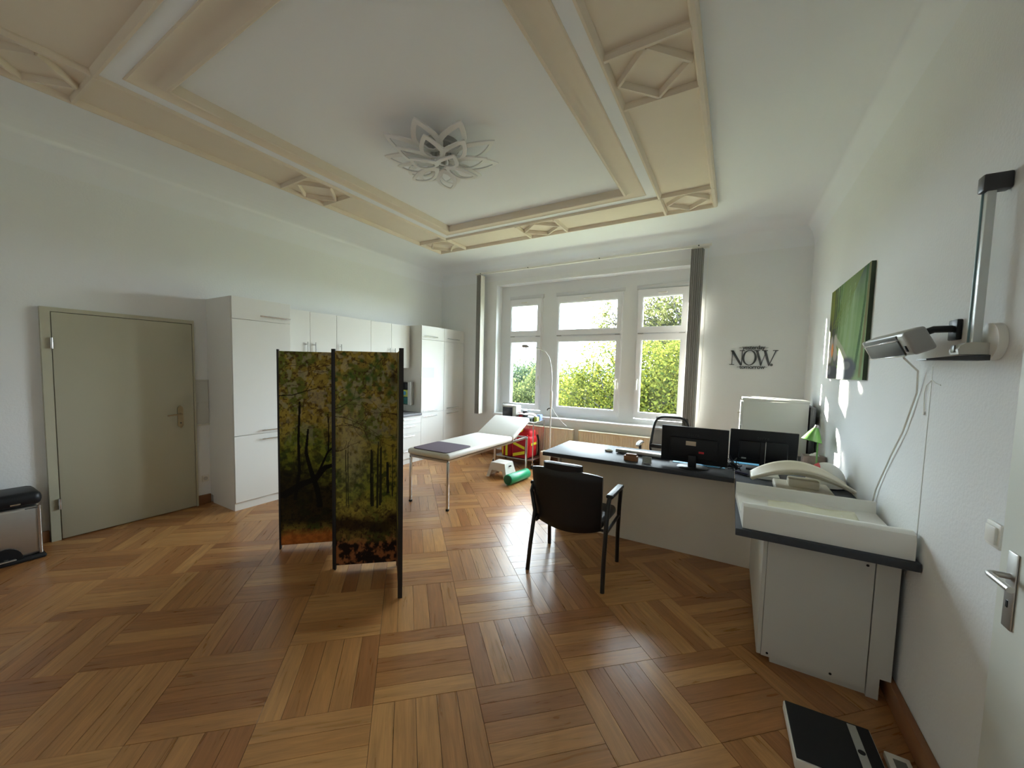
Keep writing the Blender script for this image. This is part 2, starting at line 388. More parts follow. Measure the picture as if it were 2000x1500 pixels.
for idx, (poly, a, b, c0, full) in enumerate(planks[:300]):
    if full and proto_plank is not None:
        o = bpy.data.objects.new('plank', proto_plank); C.objects.link(o)
        o.matrix_world = Matrix(((a.x, b.x, 0, c0.x), (a.y, b.y, 0, c0.y), (0, 0, 1, 0), (0, 0, 0, 1)))
    elif full:
        loc = [((Vector((p[0], p[1], 0))-c0).dot(a), (Vector((p[0], p[1], 0))-c0).dot(b)) for p in poly]
        vs, fs = plank_mesh(loc, None, None)
        me = bpy.data.meshes.new('plank'); me.from_pydata(vs, [], fs); me.update()
        add_uv(me, plank_uvs(me, vs, lambda vi: (Vector((1,0,0)), Vector((0,1,0)), Vector((0,0,0)))))
        me.materials.append(M_OAK); proto_plank = me
        o = bpy.data.objects.new('plank', me); C.objects.link(o)
        o.matrix_world = Matrix(((a.x, b.x, 0, c0.x), (a.y, b.y, 0, c0.y), (0, 0, 1, 0), (0, 0, 0, 1)))
    else:
        vs, fs = plank_mesh(poly, None, None)
        me = bpy.data.meshes.new('plank'); me.from_pydata(vs, [], fs); me.update()
        add_uv(me, plank_uvs(me, vs, lambda vi: (a, b, c0))); me.materials.append(M_OAK)
        o = bpy.data.objects.new('plank', me); C.objects.link(o)
    # mirrored pieces (a x b pointing down) keep their faces outward-agnostic
    o.parent = floor
vs_all, fs_all, own = [], [], []
for (poly, a, b, c0, full) in planks[300:]:
    vs, fs = plank_mesh(poly, None, None); n = len(vs_all)
    vs_all += vs; fs_all += [tuple(q+n for q in f) for f in fs]; own += [(a, b, c0)]*len(vs)
me = bpy.data.meshes.new('far_planks'); me.from_pydata(vs_all, [], fs_all); me.update()
add_uv(me, plank_uvs(me, vs_all, lambda vi: own[vi])); me.materials.append(M_OAK)
o = bpy.data.objects.new('plank_field', me); C.objects.link(o); o.parent = floor; o['kind'] = 'stuff'

# walls
struct(B(XL-.25, YN-.25, -0.1, XL, YW+.5, ZC+.2).build('wall_left', M_WALL, smooth=0))
struct(B(XR, YN-.25, -0.1, XR+.25, YW+.5, ZC+.2).build('wall_right', M_WALL, smooth=0))
struct(B(XL, YN-.25, -0.1, XR, YN, ZC+.2).build('wall_near', M_WALL, smooth=0))
NX0, NX1, NZ0, NZ1, YG, YO = -3.69, -0.45, 0.765, 3.045, 6.22, 6.31      # window niche, back of niche, outer face
WINS = [(-3.49, -2.87, 0.86, 2.80), (-2.60, -1.51, 0.84, 2.80), (-1.29, -0.60, 0.86, 2.80)]
mb = MB()
mb.box(XL, YW, -.1, NX0, YO, ZC+.2); mb.box(NX1, YW, -.1, XR, YO, ZC+.2)
mb.box(NX0, YW, -.1, NX1, YO, NZ0-.035); mb.box(NX0, YW, NZ1, NX1, YO, ZC+.2)
mb.box(NX0, YG, NZ0-.035, NX1, YO, 0.84); mb.box(NX0, YG, 2.80, NX1, YO, NZ1)
for x0, x1 in ((NX0, -3.49), (-2.87, -2.60), (-1.51, -1.29), (-0.60, NX1)): mb.box(x0, YG, 0.84, x1, YO, 2.80)
struct(mb.build('wall_window', M_WALL, smooth=0))
struct(R(NX0, YW-.035, NZ0-.035, NX1, YG, NZ0, r=.006).build('trim_2', M_PVC))     # inner window sill
# ceiling with a coved edge
mb = MB(); rc = 0.33; prof = [(rc*(1-math.cos(t)), ZC-rc+rc*math.sin(t)) for t in [PI/2*k/10 for k in range(11)]]
rings = [[(XL+d, YN+d, z), (XR-d, YN+d, z), (XR-d, YW-d, z), (XL+d, YW-d, z)] for d, z in prof]
mb.add([p for r in rings for p in r], [(k*4+q, k*4+(q+1)%4, (k+1)*4+(q+1)%4, (k+1)*4+q) for k in range(10) for q in range(4)]+[(40, 41, 42, 43)])
struct(mb.build('ceiling', M_CEIL, smooth=60))
struct(B(XL-.25, YN-.25, ZC+.2, XR+.25, YO, ZC+.3).build('light_block_slab', M_CEIL, smooth=0))  # unseen slab over the ceiling, added to keep outside light out
# skirting
sk = srt('baseboard_left'); mbx = lambda *a: R(*a, r=.006)
mbx(XL, YN, 0, XL+.022, .795, .10).build('skirting_board', M_OAKB, sk); mbx(XL, 1.875, 0, XL+.022, 2.005, .10).build('skirting_board', M_OAKB, sk)
sk = srt('baseboard_right'); mbx(XR-.03, 1.755, 0, XR, YW-.03, .105).build('skirting_board', M_OAKB, sk); mbx(XR-.03, YN, 0, XR, .83, .105).build('skirting_board', M_OAKB, sk)
sk = srt('baseboard_window'); mbx(-4.38, YW-.025, 0, XR-.03, YW, .10).build('skirting_board', M_OAKB, sk)
sk = srt('baseboard_near'); mbx(XL+.022, YN, 0, XR-.03, YN+.025, .10).build('skirting_board', M_OAKB, sk)

# ------------------------------------------------------------------ stucco ceiling frame
FX0, FX1, FY0, FY1 = -4.165, -0.248, 0.36, 5.02
def ring(prof, name, parent, seg_names=None):
    mb = MB(); n = len(prof); vs = []
    for d, z in prof: vs += [(FX0+d, FY0+d, z), (FX1-d, FY0+d, z), (FX1-d, FY1-d, z), (FX0+d, FY1-d, z)]
    mb.add(vs, [(k*4+q, k*4+(q+1)%4, (k+1)*4+(q+1)%4, (k+1)*4+q) for k in range(n-1) for q in range(4)])
    return mb.build(name, M_STUC, parent, smooth=30)
tr = srt('trim_1')
ring([(0, 3.45), (0, 3.405), (.012, 3.392), (.034, 3.388), (.044, 3.40), (.05, 3.428)], 'outer_moulding', tr)
ring([(.05, 3.428), (.497, 3.428)], 'frieze_panel', tr)
ring([(.495, 3.43), (.503, 3.402), (.515, 3.390), (.530, 3.390), (.535, 3.402), (.536, 3.416)], 'inner_moulding', tr)
mbw = ring([(.536, 3.416), (.634, 3.416)], 'white_band', tr); mbw.data.materials.clear(); mbw.data.materials.append(M_CEIL)
ring([(.632, 3.45), (.632, 3.412), (.642, 3.406), (.655, 3.414), (.70, 3.424), (.75, 3.418), (.785, 3.396), (.80, 3.376), (.815, 3.372), (.824, 3.380), (.826, 3.45)], 'cove_moulding', tr)
def bar(p, q, w=.036, z0=3.43, z1=3.388, name='moulding_bar'):
    p = Vector(p+(0,)); q = Vector(q+(0,)); d = (q-p).normalized(); n = Vector((-d.y, d.x, 0))
    prof = [(-w/2, z0), (-w/2, z0-.014), (-w*.28, z1), (w*.28, z1), (w/2, z0-.014), (w/2, z0)]
    mb = MB(); vs = [(e.x+n.x*a, e.y+n.y*a, z) for e in (p, q) for a, z in prof]; k = len(prof)
    mb.add(vs, [(i, i+1, k+i+1, k+i) for i in range(k-1)]+[tuple(range(k)), tuple(range(k, 2*k))])
    return mb.build(name, M_STUC, tr, smooth=0)
def diamond(x0, x1, y0, y1):
    cx, cy = (x0+x1)/2, (y0+y1)/2; e = .022
    P = [(x0+e, cy), (cx, y1-e), (x1-e, cy), (cx, y0+e)]
    for k in range(4): bar(P[k], P[(k+1) % 4], w=.030)
bw = .05
XI0, XI1, YI0, YI1 = FX0+.535, FX1-.535, FY0+.535, FY1-.535
for (x0, x1) in ((FX0+bw, XI0-.04), (XI1+.04, FX1-bw)):
    for y0, y1 in ((2.385, 2.885),):
        bar((x0-.01, y0), (x1+.01, y0)); bar((x0-.01, y1), (x1+.01, y1)); diamond(x0-.01, x1+.01, y0, y1)
    for yb, y0, y1 in ((YI0-.01, FY0+bw, YI0-.02), (YI1+.01, YI1+.02, FY1-bw)):
        bar((x0-.01, yb), (x1+.04, yb)); diamond(x0, x1, y0, y1)
for (y0, y1) in ((FY0+bw, YI0-.04), (YI1+.04, FY1-bw)):
    for x0, x1 in ((-2.51, -1.98),):
        bar((x0, y0-.01), (x0, y1+.01)); bar((x1, y0-.01), (x1, y1+.01)); diamond(x0, x1, y0-.01, y1+.01)
    bar((XI0-.01, y0-.01), (XI0-.01, y1+.01)); bar((XI1+.01, y0-.01), (XI1+.01, y1+.01))

# ------------------------------------------------------------------ windows
def sash(parent, x0, x1, z0, z1, gx0, gx1, gz0, gz1, name):
    y0, y1 = 6.175, 6.235
    mb = MB()
    mb.box(x0, y0, z0, gx0, y1, z1); mb.box(gx1, y0, z0, x1, y1, z1); mb.box(gx0, y0, z0, gx1, y1, gz0); mb.box(gx0, y0, gz1, gx1, y1, z1)
    s = mb.build('sash_frame', M_PVC, parent, smooth=0)
    # glazing bead
    b = .012; mb = MB()
    mb.box(gx0, y0+.012, gz0, gx0+b, y1, gz1); mb.box(gx1-b, y0+.012, gz0, gx1, y1, gz1)
    mb.box(gx0+b, y0+.012, gz0, gx1-b, y1, gz0+b); mb.box(gx0+b, y0+.012, gz1-b, gx1-b, y1, gz1)
    mb.build('glazing_bead', M_PVC, s, smooth=0)
    B(gx0+.004, 6.212, gz0+.004, gx1-.004, 6.216, gz1-.004).build('glass_pane', M_GLASS, s, smooth=0)
    return s
GL = [(-3.465, -2.95), (-2.553, -1.583), (-1.220, -0.668)]
for n, ((x0, x1, z0, z1), (g0, g1)) in enumerate(zip(WINS, GL)):
    w = srt('window_%d' % (n+1), (x0, YG, z0))
    mb = MB(); f = .03
    mb.box(x0, 6.20, z0, x0+f, 6.27, z1); mb.box(x1-f, 6.20, z0, x1, 6.27, z1); mb.box(x0+f, 6.20, z0, x1-f, 6.27, z0+f); mb.box(x0+f, 6.20, z1-f, x1-f, 6.27, z1)
    mb.box(x0+f, 6.20, 2.125, x1-f, 6.27, 2.155)
    mb.build('window_frame', M_PVC, w, smooth=0)
    sash(w, x0+.012, x1-.012, z0+.008, 2.130, g0, g1, .940, 2.050, 'lower')
    sash(w, x0+.012, x1-.012, 2.150, z1-.008, g0, g1, 2.232, 2.690, 'upper')
    R(x0-.02, 6.19, z1, x1+.02, YG, z1+.06, r=.004).build('shutter_box_cover', M_PVCG, w)
    hx = {0: g1+.045, 1: g1+.035, 2: g0-.035}[n]; hz = 1.42
    h = R(hx-.014, 6.155, hz-.035, hx+.014, 6.176, hz+.035, r=.004).build('window_handle', M_PLW, w)
    R(hx-.010, 6.125, hz-.13, hx+.010, 6.145, hz+.012, r=.006).build('lever', M_PLW, h)
    cx = (g0+g1)/2
    R(cx-.06, 6.160, 2.722, cx+.06, 6.176, 2.742, r=.004).build('fanlight_catch', M_PLW, w)
    mbh = MB()
    for hx2 in (x0+.06, x1-.06): mbh.cyl((hx2-.04, 6.168, 2.14), (hx2+.04, 6.168, 2.14), .006)
    mbh.build('hinge', M_PLG, w)

# blind track and the two stacks of vertical slats
t = thing('blind_track', (-2.2, 5.86, 3.22), 'thin white blind track running along the top of the window wall', 'curtain rail')
R(-4.04, 5.84, 3.225, -0.33, 5.885, 3.255, r=.004).build('rail', M_PLW, t)
for x in (-3.93, -2.99, -1.80, -0.48):
    R(x-.018, 5.85, 3.2555, x+.018, YW-.001, 3.263, r=.002).build('bracket', M_PLW, t)
    MB().cyl((x, 5.842, 3.24), (x, 5.836, 3.24), .008, seg=10).build('screw_cap', M_BLACK, t)
t = thing('vertical_blind', (-3.93, 5.87, .74), 'closed stack of grey vertical blind slats left of the window, end slat painted window-lit cream', 'blind', 'vertical blinds beside the window')
for k in range(7):
    x = -3.975+k*.011
    R(x-.0049, 5.80+.002*(k%2), .745, x+.0049, 5.925, 3.205, r=.002, seg=1).build('slat', M_SLAT, t)
mb = R(-3.895, 5.80, .745, -3.888, 5.925, 3.205, r=.002, seg=1); mb.build('slat', M_SLATL, t, label='end slat painted cream as lit by the window')
B(-3.985, 5.86, 3.205, -3.885, 5.87, 3.225).build('carrier', M_PLW, t)
t = thing('vertical_blind', (-.49, 5.87, .74), 'dark grey stack of vertical blind slats right of the window', 'blind', 'vertical blinds beside the window')
for k in range(11):
    x = -.555+k*.0125
    Mx = Matrix.Translation((x, 5.862, 0)) @ Matrix.Rotation(math.radians(-14+4*math.sin(k*2.1)), 4, 'Z')
    R(-.004, -.030+.006*(k%3), .80, .004, .0625, 3.205, r=.0015, seg=1, M=Mx).build('slat', (M_SLAT, M_SLATM)[k % 2], t)
B(-.56, 5.86, 3.205, -.42, 5.87, 3.225).build('carrier', M_PLW, t)
MB().tube([(-.37, 5.90, 3.222), (-.372, 5.93, 2.2), (-.376, 5.93, 1.16), (-.38, 5.93, .93), (-.372, 5.93, 1.16), (-.365, 5.93, 2.2), (-.362, 5.90, 3.222)], .0018, 6).build('pull_cord', M_PLW, t)
B(-.42, 5.865, 3.208, -.355, 5.90, 3.2245).build('carrier', M_PLW, t)

# radiators under the window
def radiator(x0, x1, label):
    t = thing('radiator', ((x0+x1)/2, 5.93, .12), label, 'radiator', 'cream panel radiators under the window sill')
    n = int((x1-x0)/.042)
    mb = MB(); poly = []
    w = (x1-x0)/n
    for k in range(n):
        a = x0+k*w
        poly += [(a, 5.895), (a+w*.12, 5.895), (a+w*.26, 5.888), (a+w*.74, 5.888), (a+w*.88, 5.895)]
    poly += [(x1, 5.895), (x1, 5.91), (x0, 5.91)]
    mb.prism(poly, .14, .60, lambda p, q, z: (p, q, z)); mb.build('fluted_panel', M_RAD, t, smooth=0)
    R(x0-.004, 5.88, .60, x1+.004, 5.985, .622, r=.005).build('top_grille', M_RAD, t)
    B(x0, 5.955, .14, x1, 5.97, .60).build('rear_panel', M_RAD, t)
    for x in (x0-.002, x1-.006): B(x, 5.885, .14, x+.008, 5.98, .60).build('side_cover', M_RAD, t)
    for x in (x0+.15, x1-.15): B(x-.015, 5.972, .20, x+.015, YW-.002, .58).build('bracket', M_RAD, t)
    MB().cyl((x1+.01, 5.92, .17), (x1+.045, 5.92, .17), .012).build('valve', M_PLW, t)
    return t
radiator(-3.00, -2.145, 'cream fluted panel radiator behind the red rucksack, left of the gap')
radiator(-2.04, -0.99, 'longer cream fluted panel radiator behind the desk, right of the gap')

# ------------------------------------------------------------------ left wall: door, wall panel
d = srt('door_1', (XL, 1.33, 0))
mb = MB(); mb.box(XL, .80, 0, -4.905, .858, 2.0); mb.box(XL, 1.858, 0, -4.905, 1.875, 2.0); mb.box(XL, .858, 1.965, -4.905, 1.858, 2.0)
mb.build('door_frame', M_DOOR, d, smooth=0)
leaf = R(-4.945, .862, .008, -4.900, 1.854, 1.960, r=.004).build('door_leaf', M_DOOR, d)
for z in (1.70, .32):
    MB().cyl((-4.893, .857, z-.045), (-4.893, .857, z+.045), .010).build('hinge', M_CHROME, d)
pl = MB(); pl.prism([(1.708, .905), (1.716, .89), (1.732, .878), (1.748, .89), (1.756, .905), (1.756, 1.085), (1.748, 1.10), (1.732, 1.112), (1.716, 1.10), (1.708, 1.085)], -4.900, -4.893, lambda p, q, x: (x, p, q))
pl = pl.build('handle_plate', M_BRASS, leaf, smooth=0)
MB().tube([(-4.895, 1.732, 1.022), (-4.855, 1.732, 1.022), (-4.848, 1.72, 1.022), (-4.848, 1.66, 1.022), (-4.850, 1.61, 1.018)], [.009, .008, .008, .007, .006]).build('door_lever', M_BRASS, d)
MB().cyl((-4.893, 1.732, .93), (-4.888, 1.732, .93), .007).build('keyhole', M_BLACK, d)
t = thing('wall_panel', (-4.94, 1.94, .9), 'narrow white board with shelf edges between cream door and tall cabinet', 'panel')
R(XL, 1.882, .885, -4.935, 2.006, 1.37, r=.003).build('board', M_WHITE2, t)
for z in (.885, 1.13, 1.37): R(XL, 1.880, z-.006, -4.925, 2.007, z+.006, r=.002).build('ledge', M_WHITE2, t)
t = thing('wall_socket', (-4.94, 1.95, .28), 'small white wall socket low beside the tall cabinet', 'socket')
R(XL, 1.925, .245, -4.94, 1.995, .315, r=.004).build('cover', M_PLW, t)
MB().cyl((-4.942, 1.96, .28), (-4.938, 1.96, .28), .021).build('socket_insert', M_TURB, t)

# pedal bin at the left edge
t = thing('pedal_bin', (-4.73, .45, 0), 'stainless steel pedal bin with black lid beside the cream door', 'bin')
R(-4.88, .20, .03, -4.60, .70, .425, r=.03, seg=3).build('body', M_STEEL, t)
MB().cyl((-4.604, .692, .04), (-4.604, .692, .42), .012).build('corner_trim', M_CHROME, t, label='bright corner strip of the steel body')
R(-4.90, .18, 0, -4.57, .72, .035, r=.02).build('base', M_BLACK, t)
lid = R(-4.895, .185, .425, -4.585, .715, .535, r=.045, seg=3).build('lid', M_BLACK, t)
MB().box(-4.584, .55, .452, -4.582, .60, .462).build('lid_badge', M_CHROME, lid, smooth=0)
mb = MB(); mb.prism([(.445+.085*math.cos(a)+.07, .035+.095*math.sin(a)) for a in [PI*k/12 for k in range(13)]], -4.60, -4.585, lambda p, q, x: (x, p, q))
mb.build('pedal_housing', M_BLACK, t)
R(-4.56, .47, .045, -4.53, .56, .055, r=.004).build('pedal', M_STEEL, t); B(-4.585, .505, .045, -4.55, .525, .052).build('pedal_arm', M_STEEL, t)
R(-4.597, .62, .405, -4.593, .69, .411, r=.002).build('slot', M_BLACK, t)

# ------------------------------------------------------------------ cabinets along the left wall
XF = -4.40
def barh(p, q, out, parent, r=.006):
    p = Vector(p); q = Vector(q); o = Vector(out); d = (q-p).normalized()
    mb = MB(); mb.cyl(p+o, q+o, r, seg=8)
    for k in (.12, .88):
        c = p.lerp(q, k); mb.cyl(c, c+o, r*.8, seg=8)
    mb.build('handle', M_CHROME, parent)
def tall(y0, y1, label, handles):
    t = thing('tall_cabinet', ((XL+XF)/2, (y0+y1)/2, 0), label, 'cabinet', 'tall white cabinets along the left wall')
    B(XL+.002, y0, .085, XF-.02, y1, 2.25).build('body', M_WHITE, t, smooth=0)
    B(XL+.05, y0+.002, 0, XF-.02, y1-.002, .085).build('plinth', M_WHITE, t, smooth=0)
    for (z0, z1) in ((.088, .796), (.800, 2.020), (2.024, 2.25)):
        dd = R(XF-.019, y0+.002, z0, XF, y1-.002, z1, r=.0015, seg=1).build('cabinet_door' if z1 < 2.1 else 'flap_door', M_WHITE, t)
        hz = {.088: .74, .800: .835, 2.024: 2.075}[z0]
        a, b = handles; barh((XF, a, hz), (XF, b, hz), (.03, 0, 0), dd)
    return t
tall(2.01, 2.63, 'tall white larder cabinet nearest the cream door', (2.28, 2.61))
tall(4.85, 5.435, 'tall white cabinet right of the grey worktop, with a paper notice', (4.88, 5.22))
tall(5.437, 6.018, 'tall white cabinet in the corner next to the window wall', (5.49, 5.84))
t = tag(R(XF, 4.88, 1.385, XF+.0015, 5.165, 1.56, r=.0005, seg=1).build('notice_sheet', mat('pale_grey_paper', (0.66, 0.67, 0.70), .6, var=.08, scale=60)), 'pale paper notice stuck on the tall white cabinet door', 'notice')
XU = -4.62
for y0, y1, doors, lab in ((2.632, 3.405, 2, 'wide white wall cabinet next to the tall larder, two door handles'), (3.407, 3.99, 1, 'single-door white wall cabinet in the middle of the row'), (3.992, 4.80, 2, 'two-door white wall cabinet at the far end above the worktop')):
    t = thing('wall_cabinet', ((XL+XU)/2, (y0+y1)/2, 1.54), lab, 'cabinet', 'white wall cabinets above the worktop')
    B(XL+.002, y0, 1.54, XU-.02, y1, 2.235).build('body', M_WHITE, t, smooth=0)
    for k in range(doors):
        a = y0+(y1-y0)*k/doors; b = y0+(y1-y0)*(k+1)/doors
        dd = R(XU-.019, a+.0015, 1.541, XU, b-.0015, 2.234, r=.0015, seg=1).build('cabinet_door', M_WHITE, t)
        hy = (b-.055 if k == 0 else a+.055) if doors == 2 else a+.05
        barh((XU, hy, 1.60), (XU, hy, 1.85), (.03, 0, 0), dd)
for y0, y1, lab in ((2.632, 3.24, 'white base cabinet hidden behind the forest screen, near end'), (3.242, 3.84, 'white base cabinet behind the forest screen, middle unit'), (3.842, 4.24, 'narrow white drawer cabinet behind the forest screen'), (4.242, 4.848, 'white drawer cabinet below the worktop beside the tall cabinets')):
    t = thing('base_cabinet', ((XL+XF)/2, (y0+y1)/2, 0), lab, 'cabinet', 'white base cabinets below the worktop')
    B(XL+.002, y0, .085, XF-.02, y1, .768).build('body', M_WHITE, t, smooth=0); B(XL+.05, y0+.002, 0, XF-.02, y1-.002, .085).build('plinth', M_WHITE, t, smooth=0)
    for z0, z1, hz in ((.088, .24, .215), (.243, .49, .455), (.493, .64, .61), (.643, .765, .725)):
        dd = R(XF-.019, y0+.002, z0, XF, y1-.002, z1, r=.0015, seg=1).build('drawer', M_WHITE, t)
        barh((XF, (y0+y1)/2-.12, hz), (XF, (y0+y1)/2+.12, hz), (.03, 0, 0), dd, r=.005)
t = thing('worktop', (-4.65, 3.74, .768), 'grey kitchen worktop along the left wall below the wall cabinets', 'worktop')
R(XL+.002, 2.632, .768, -4.375, 4.848, .808, r=.004).build('top', M_KTOP, t)
B(XL+.001, 2.632, .808, XL+.008, 4.848, 1.535).build('splashback', M_WHITE2, t)
t = thing('glove_dispenser', (-4.69, 4.80, .92), 'steel dispenser holding two coloured glove boxes on the tall cabinet side', 'dispenser')
R(-4.80, 4.838, .93, -4.56, 4.850, 1.31, r=.003).build('back_plate', M_STEEL, t)
mb = MB(); mb.box(-4.565, 4.765, .93, -4.56, 4.838, 1.31); mb.box(-4.80, 4.765, .93, -4.795, 4.838, 1.31); mb.box(-4.62, 4.760, .93, -4.56, 4.765, 1.31); mb.box(-4.795, 4.76, .925, -4.565, 4.838, .93)
mb.build('rack', M_STEEL, t, smooth=0)
R(-4.79, 4.77, .94, -4.625, 4.832, 1.055, r=.004).build('glove_box', M_TEAL, t, label='teal glove box')
R(-4.79, 4.77, 1.06, -4.625, 4.832, 1.175, r=.004).build('glove_box', M_GRN2, t, label='yellow green glove box')
MB().cyl((-4.70, 4.770, 1.12), (-4.70, 4.766, 1.12), .035).build('box_opening', M_BLUE, t)
R(-4.79, 4.77, 1.18, -4.625, 4.832, 1.30, r=.004).build('glove_box', M_BLACK, t, label='black empty compartment')

# ------------------------------------------------------------------ prints
def fbm(h, w, base, octs, seed, ax=1.0):
    r = np.random.default_rng(seed); out = np.zeros((h, w)); amp = 1; tot = 0
    for k in range(octs):
        n = base*2**k; gh, gw = max(2, int(n*ax)), max(2, int(n*w/h)+1)
        g = r.random((gh+2, gw+2)); yy = np.linspace(0, gh, h); xx = np.linspace(0, gw, w)
        yi = yy.astype(int); xi = xx.astype(int); fy = (yy-yi)[:, None]; fx = (xx-xi)[None]
        fy = fy*fy*(3-2*fy); fx = fx*fx*(3-2*fx)
        v = (g[yi][:, xi]*(1-fy)*(1-fx)+g[yi+1][:, xi]*fy*(1-fx)+g[yi][:, xi+1]*(1-fy)*fx+g[yi+1][:, xi+1]*fy*fx)
        out += v*amp; tot += amp; amp *= .62
    return out/tot
def stroke(img, pts, w0, w1, col, a=1.0):
    h, w, _ = img.shape; n = len(pts)
    for k in range(n-1):
        (x0, y0), (x1, y1) = pts[k], pts[k+1]; m = max(2, int(max(abs(x1-x0)*w, abs(y1-y0)*h)*1.5))
        for t in range(m):
            f = t/m; x = (x0+(x1-x0)*f)*w; y = (y0+(y1-y0)*f)*h; r = max(.5, (w0+(w1-w0)*((k+f)/(n-1))))
            ya, yb, xa, xb = int(round(y-r)), int(round(y+r)), int(round(x-r)), int(round(x+r)); yb = max(yb, ya+1); xb = max(xb, xa+1)
            ya, xa = max(ya, 0), max(xa, 0); yb, xb = min(yb, h), min(xb, w)
            if ya < yb and xa < xb: img[ya:yb, xa:xb] = img[ya:yb, xa:xb]*(1-a)+np.array(col)*a
def twig(img, r, x, y, ang, ln, w, col, depth):
    pts = [(x, y)]
    for k in range(4):
        x += math.cos(ang)*ln/4; y += math.sin(ang)*ln/4*.27; ang += r.uniform(-.35, .35); pts.append((x, y))
        if depth > 0 and k > 0 and r.random() < .8: twig(img, r, x, y, ang+r.choice([-1, 1])*r.uniform(.4, .9), ln*.6, w*.6, col, depth-1)
    stroke(img, pts, w, w*.4, col, .7)
def forest(h, w, seed, left):
    r = np.random.default_rng(seed)
    v = np.linspace(1, 0, h)[:, None]*np.ones((1, w))      # 1 at the top row 0 ... flipped below
    u = np.linspace(0, 1, w)[None]*np.ones((h, 1))
    f1 = fbm(h, w, 45, 3, seed+1); f2 = fbm(h, w, 9, 5, seed+2); f3 = fbm(h, w, 90, 2, seed+3)
    s = lambda a, b, x: np.clip((x-a)/(b-a), 0, 1)[..., None]
    c = lambda *k: np.array(k)
    img = np.ones((h, w, 3))*c(.27, .19, .036)
    img = img*(1-s(.45, .6, f1))+c(.40, .29, .055)*s(.45, .6, f1)
    img = img*(1-s(.50, .62, f2)*.75)+c(.075, .13, .020)*s(.50, .62, f2)*.75
    img = img*(1-s(.60, .66, f3)*.8)+c(.07, .035, .012)*s(.60, .66, f3)*.8
    hole = s(.56, .63, fbm(h, w, 40, 2, seed+4))*s(.55, .7, v+(f2-.5)*.5); img = img*(1-hole*.4)+c(.50, .44, .28)*hole*.4
    mid = np.exp(-((v-.42)/.16)**2)[..., None]
    g2 = (c(.21, .235, .020)*s(.4, .62, f1)+c(.030, .050, .008)*(1-s(.4, .65, f1)))
    img = img*(1-mid*.85)+g2*mid*.85
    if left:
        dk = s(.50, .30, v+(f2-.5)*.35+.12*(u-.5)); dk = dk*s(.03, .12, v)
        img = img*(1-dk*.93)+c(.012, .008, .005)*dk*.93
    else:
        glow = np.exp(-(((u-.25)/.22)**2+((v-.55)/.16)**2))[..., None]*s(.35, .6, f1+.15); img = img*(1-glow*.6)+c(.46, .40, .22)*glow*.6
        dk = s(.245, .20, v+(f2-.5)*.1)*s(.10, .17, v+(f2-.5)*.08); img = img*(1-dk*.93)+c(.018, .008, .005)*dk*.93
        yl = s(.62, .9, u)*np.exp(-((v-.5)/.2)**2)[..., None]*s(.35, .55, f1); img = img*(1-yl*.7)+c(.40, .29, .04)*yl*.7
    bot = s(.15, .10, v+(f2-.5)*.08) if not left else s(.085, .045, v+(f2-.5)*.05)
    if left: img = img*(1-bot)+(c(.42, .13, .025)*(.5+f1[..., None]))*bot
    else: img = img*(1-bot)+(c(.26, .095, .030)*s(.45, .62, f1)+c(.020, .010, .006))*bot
    dkc = (.010, .008, .005)
    if left:
        stroke(img, [(.36, .26), (.33, .45), (.34, .62), (.26, .76)], 2.2, 3.4, dkc, .9)
        stroke(img, [(.50, .40), (.46, .52), (.55, .62), (.66, .72), (.70, .80)], 2.0, 6.0, dkc, .95)
        stroke(img, [(1.0, .585), (.80, .60), (.62, .66), (.40, .68), (.05, .74)], 3.5, 6.0, dkc, .95)
        stroke(img, [(1.0, .48), (.85, .52), (.72, .60), (.62, .66)], 1.2, 2.6, dkc, .9)
        stroke(img, [(.86, .32), (.87, .45), (.86, .52)], 1.0, 1.6, dkc, .8)
        for k in range(5): twig(img, r, r.uniform(.2, 1.0), r.uniform(.03, .32), r.uniform(2.2, 4.0), r.uniform(.3, .6), .7, (.07, .032, .012), 1)
        twig(img, r, 0.0, .225, -.05, .95, 1.2, dkc, 2)
    else:
        for k in range(9):
            x = r.uniform(.15, .98); y1 = r.uniform(.68, .74); stroke(img, [(x, r.uniform(.40, .50)), (x+r.uniform(-.01, .01), y1)], .8, 1.3+1.2*(k % 4 == 0), (.03, .030, .012), .7)
        stroke(img, [(.58, .46), (.57, .60), (.58, .72)], 2.2, 2.6, (.02, .02, .01), .9); stroke(img, [(.84, .52), (.85, .66)], 2.8, 3.2, (.02, .02, .01), .8)
        for (x, y, a, l) in ((0, .265, -.35, .5), (0, .30, .1, .7), (.15, .33, .35, .9), (1.0, .29, 3.3, .6), (0, .345, -.2, .5), (.0, .46, -.1, .35), (.3, .04, .3, .5), (.75, .03, 2.3, .5)):
            twig(img, r, x, y, a, l*.8, .8, (.035, .018, .008), 1)
        for k in range(3): twig(img, r, r.uniform(0, 1), r.uniform(.03, .30), r.uniform(-.8, .8), r.uniform(.2, .4), .7, (.08, .04, .015), 0)
        yy, xx = np.mgrid[0:h, 0:w]; blob = np.exp(-(((xx/w-.94)/.07)**2+((yy/h-.12)/.04)**2))[..., None]; img = img*(1-blob*.9)+c(.03, .025, .01)*blob*.9
        for k in range(40):
            x, y = r.uniform(0, .95), r.uniform(.0, .22); blob = np.exp(-(((xx/w-x)/.035)**2+((yy/h-y)/.010)**2))[..., None]; img = img*(1-blob*.8)+c(.045, .11, .022)*blob*.8
    return img*(.88+.24*rng.random((h, w, 1)))*1.0
